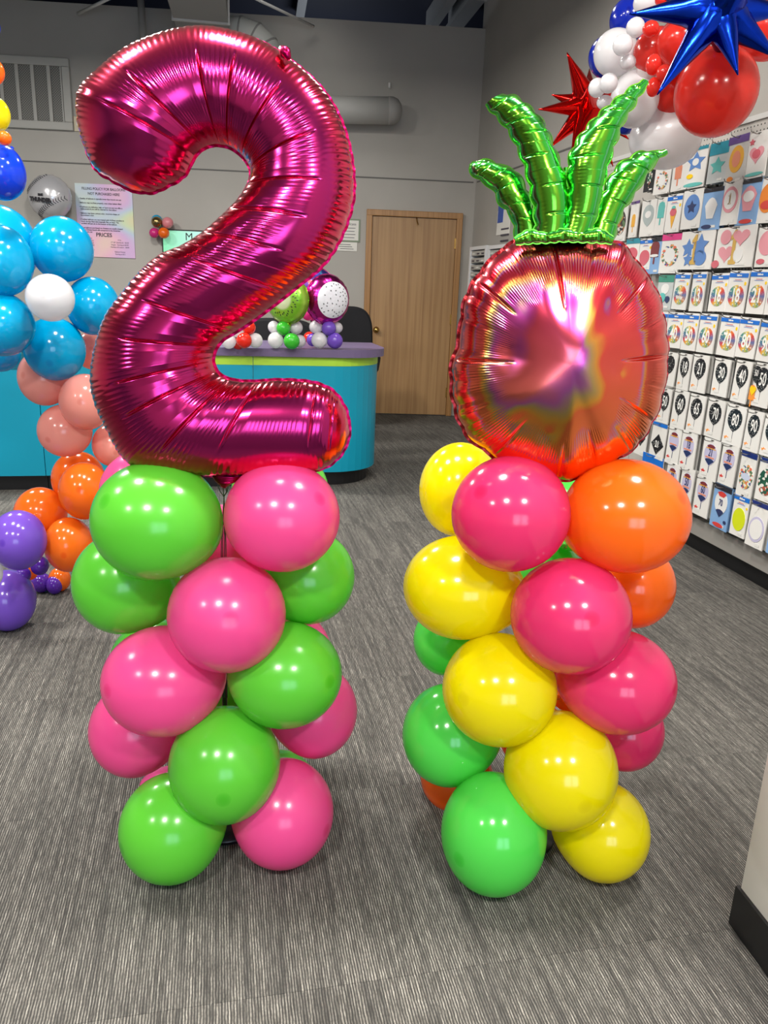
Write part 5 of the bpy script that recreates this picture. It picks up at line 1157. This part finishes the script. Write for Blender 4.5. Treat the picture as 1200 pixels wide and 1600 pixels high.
# baseball shaped foil on the wall
cb_ = bp(*back(78, 308, .2), .2); bb_ = empty('baseball_balloon', cb_, (0, 0, .0)); tag(bb_, 'grey white foil baseball with black stitching and THUNDER lettering on the wall', 'balloon'); bpy.context.view_layer.update()
RB = 28.5*np.linalg.norm(cb_-C0)/F
bm = bmesh.new(); bmesh.ops.create_uvsphere(bm, u_segments=48, v_segments=28, radius=RB); 
for v in bm.verts: v.co.y *= .8; v.co *= 1+.012*math.sin(20*math.atan2(v.co.z, v.co.x))*(1-abs(v.co.y)/RB)
bo = bm_obj('foil_ball', bm, pm('baseball_foil', (196, 196, 200), .2, .35), bb_, True)
SV = []; SF = []
def sph(a, b, r): # a across, b up, on the front of the ball
    x, z = a*RB, b*RB; y = -math.sqrt(max(.02, 1-a*a-b*b))*RB*.8*r; return np.array([x*r, y, z*r])
for (b0_, b1_, b2_) in (((-.93, .12), (-.52, .52), (-.02, .95)), ((-.42, -.86), (.12, -.34), (.95, -.02))):
    for i in range(16):
        t_ = i/15; B_ = [np.array(v_) for v_ in (b0_, b1_, b2_)]
        p = (1-t_)**2*B_[0]+2*t_*(1-t_)*B_[1]+t_*t_*B_[2]; tg = 2*(1-t_)*(B_[1]-B_[0])+2*t_*(B_[2]-B_[1]); tg = tg/np.linalg.norm(tg); nm_ = np.array([-tg[1], tg[0]])
        for sg in (-1, 1):
            q = p+nm_*sg*.10+tg*.05
            if np.linalg.norm(q) > .96 or np.linalg.norm(p) > .96: continue
            P0_, P1_ = sph(*p, 1.016), sph(*q, 1.016); wv_ = np.array([tg[0], 0, tg[1]])*RB*.017; b_ = len(SV)
            SV += [P0_-wv_, P0_+wv_, P1_+wv_, P1_-wv_]; SF.append((b_, b_+1, b_+2, b_+3))
tag(mesh('stitching', SV, SF, M_INK, bb_, False), kind='stuff')
text('lettering', 'THUNDER', RB*.24, M_INK, bb_, (-.12*RB, -.835*RB, -.2*RB), rot=(PI/2, R_(4), -.12), bold=.004, sx=.9)
text('small_lettering', 'ERIE', RB*.13, M_INK, bb_, (-.1*RB, -.83*RB, .02*RB), rot=(PI/2, 0, -.12), bold=.002)
dg = bpy.context.evaluated_depsgraph_get(); cache = {}
for o in [o for o in SC.objects if o.type == 'FONT']:
    c = o.data; key = (c.body, round(c.size, 4), round(c.offset, 5), c.align_x, c.materials[0].name)
    if key not in cache: cache[key] = bpy.data.meshes.new_from_object(o.evaluated_get(dg))
    nm = o.name; n_ = bpy.data.objects.new('x', cache[key]); COL.objects.link(n_); n_.parent = o.parent
    n_.location = o.location; n_.rotation_euler = o.rotation_euler; n_.scale = o.scale
    bpy.data.objects.remove(o); n_.name = nm; cache[key].name = nm
print('packets', NPK, 'objects', len(SC.objects))
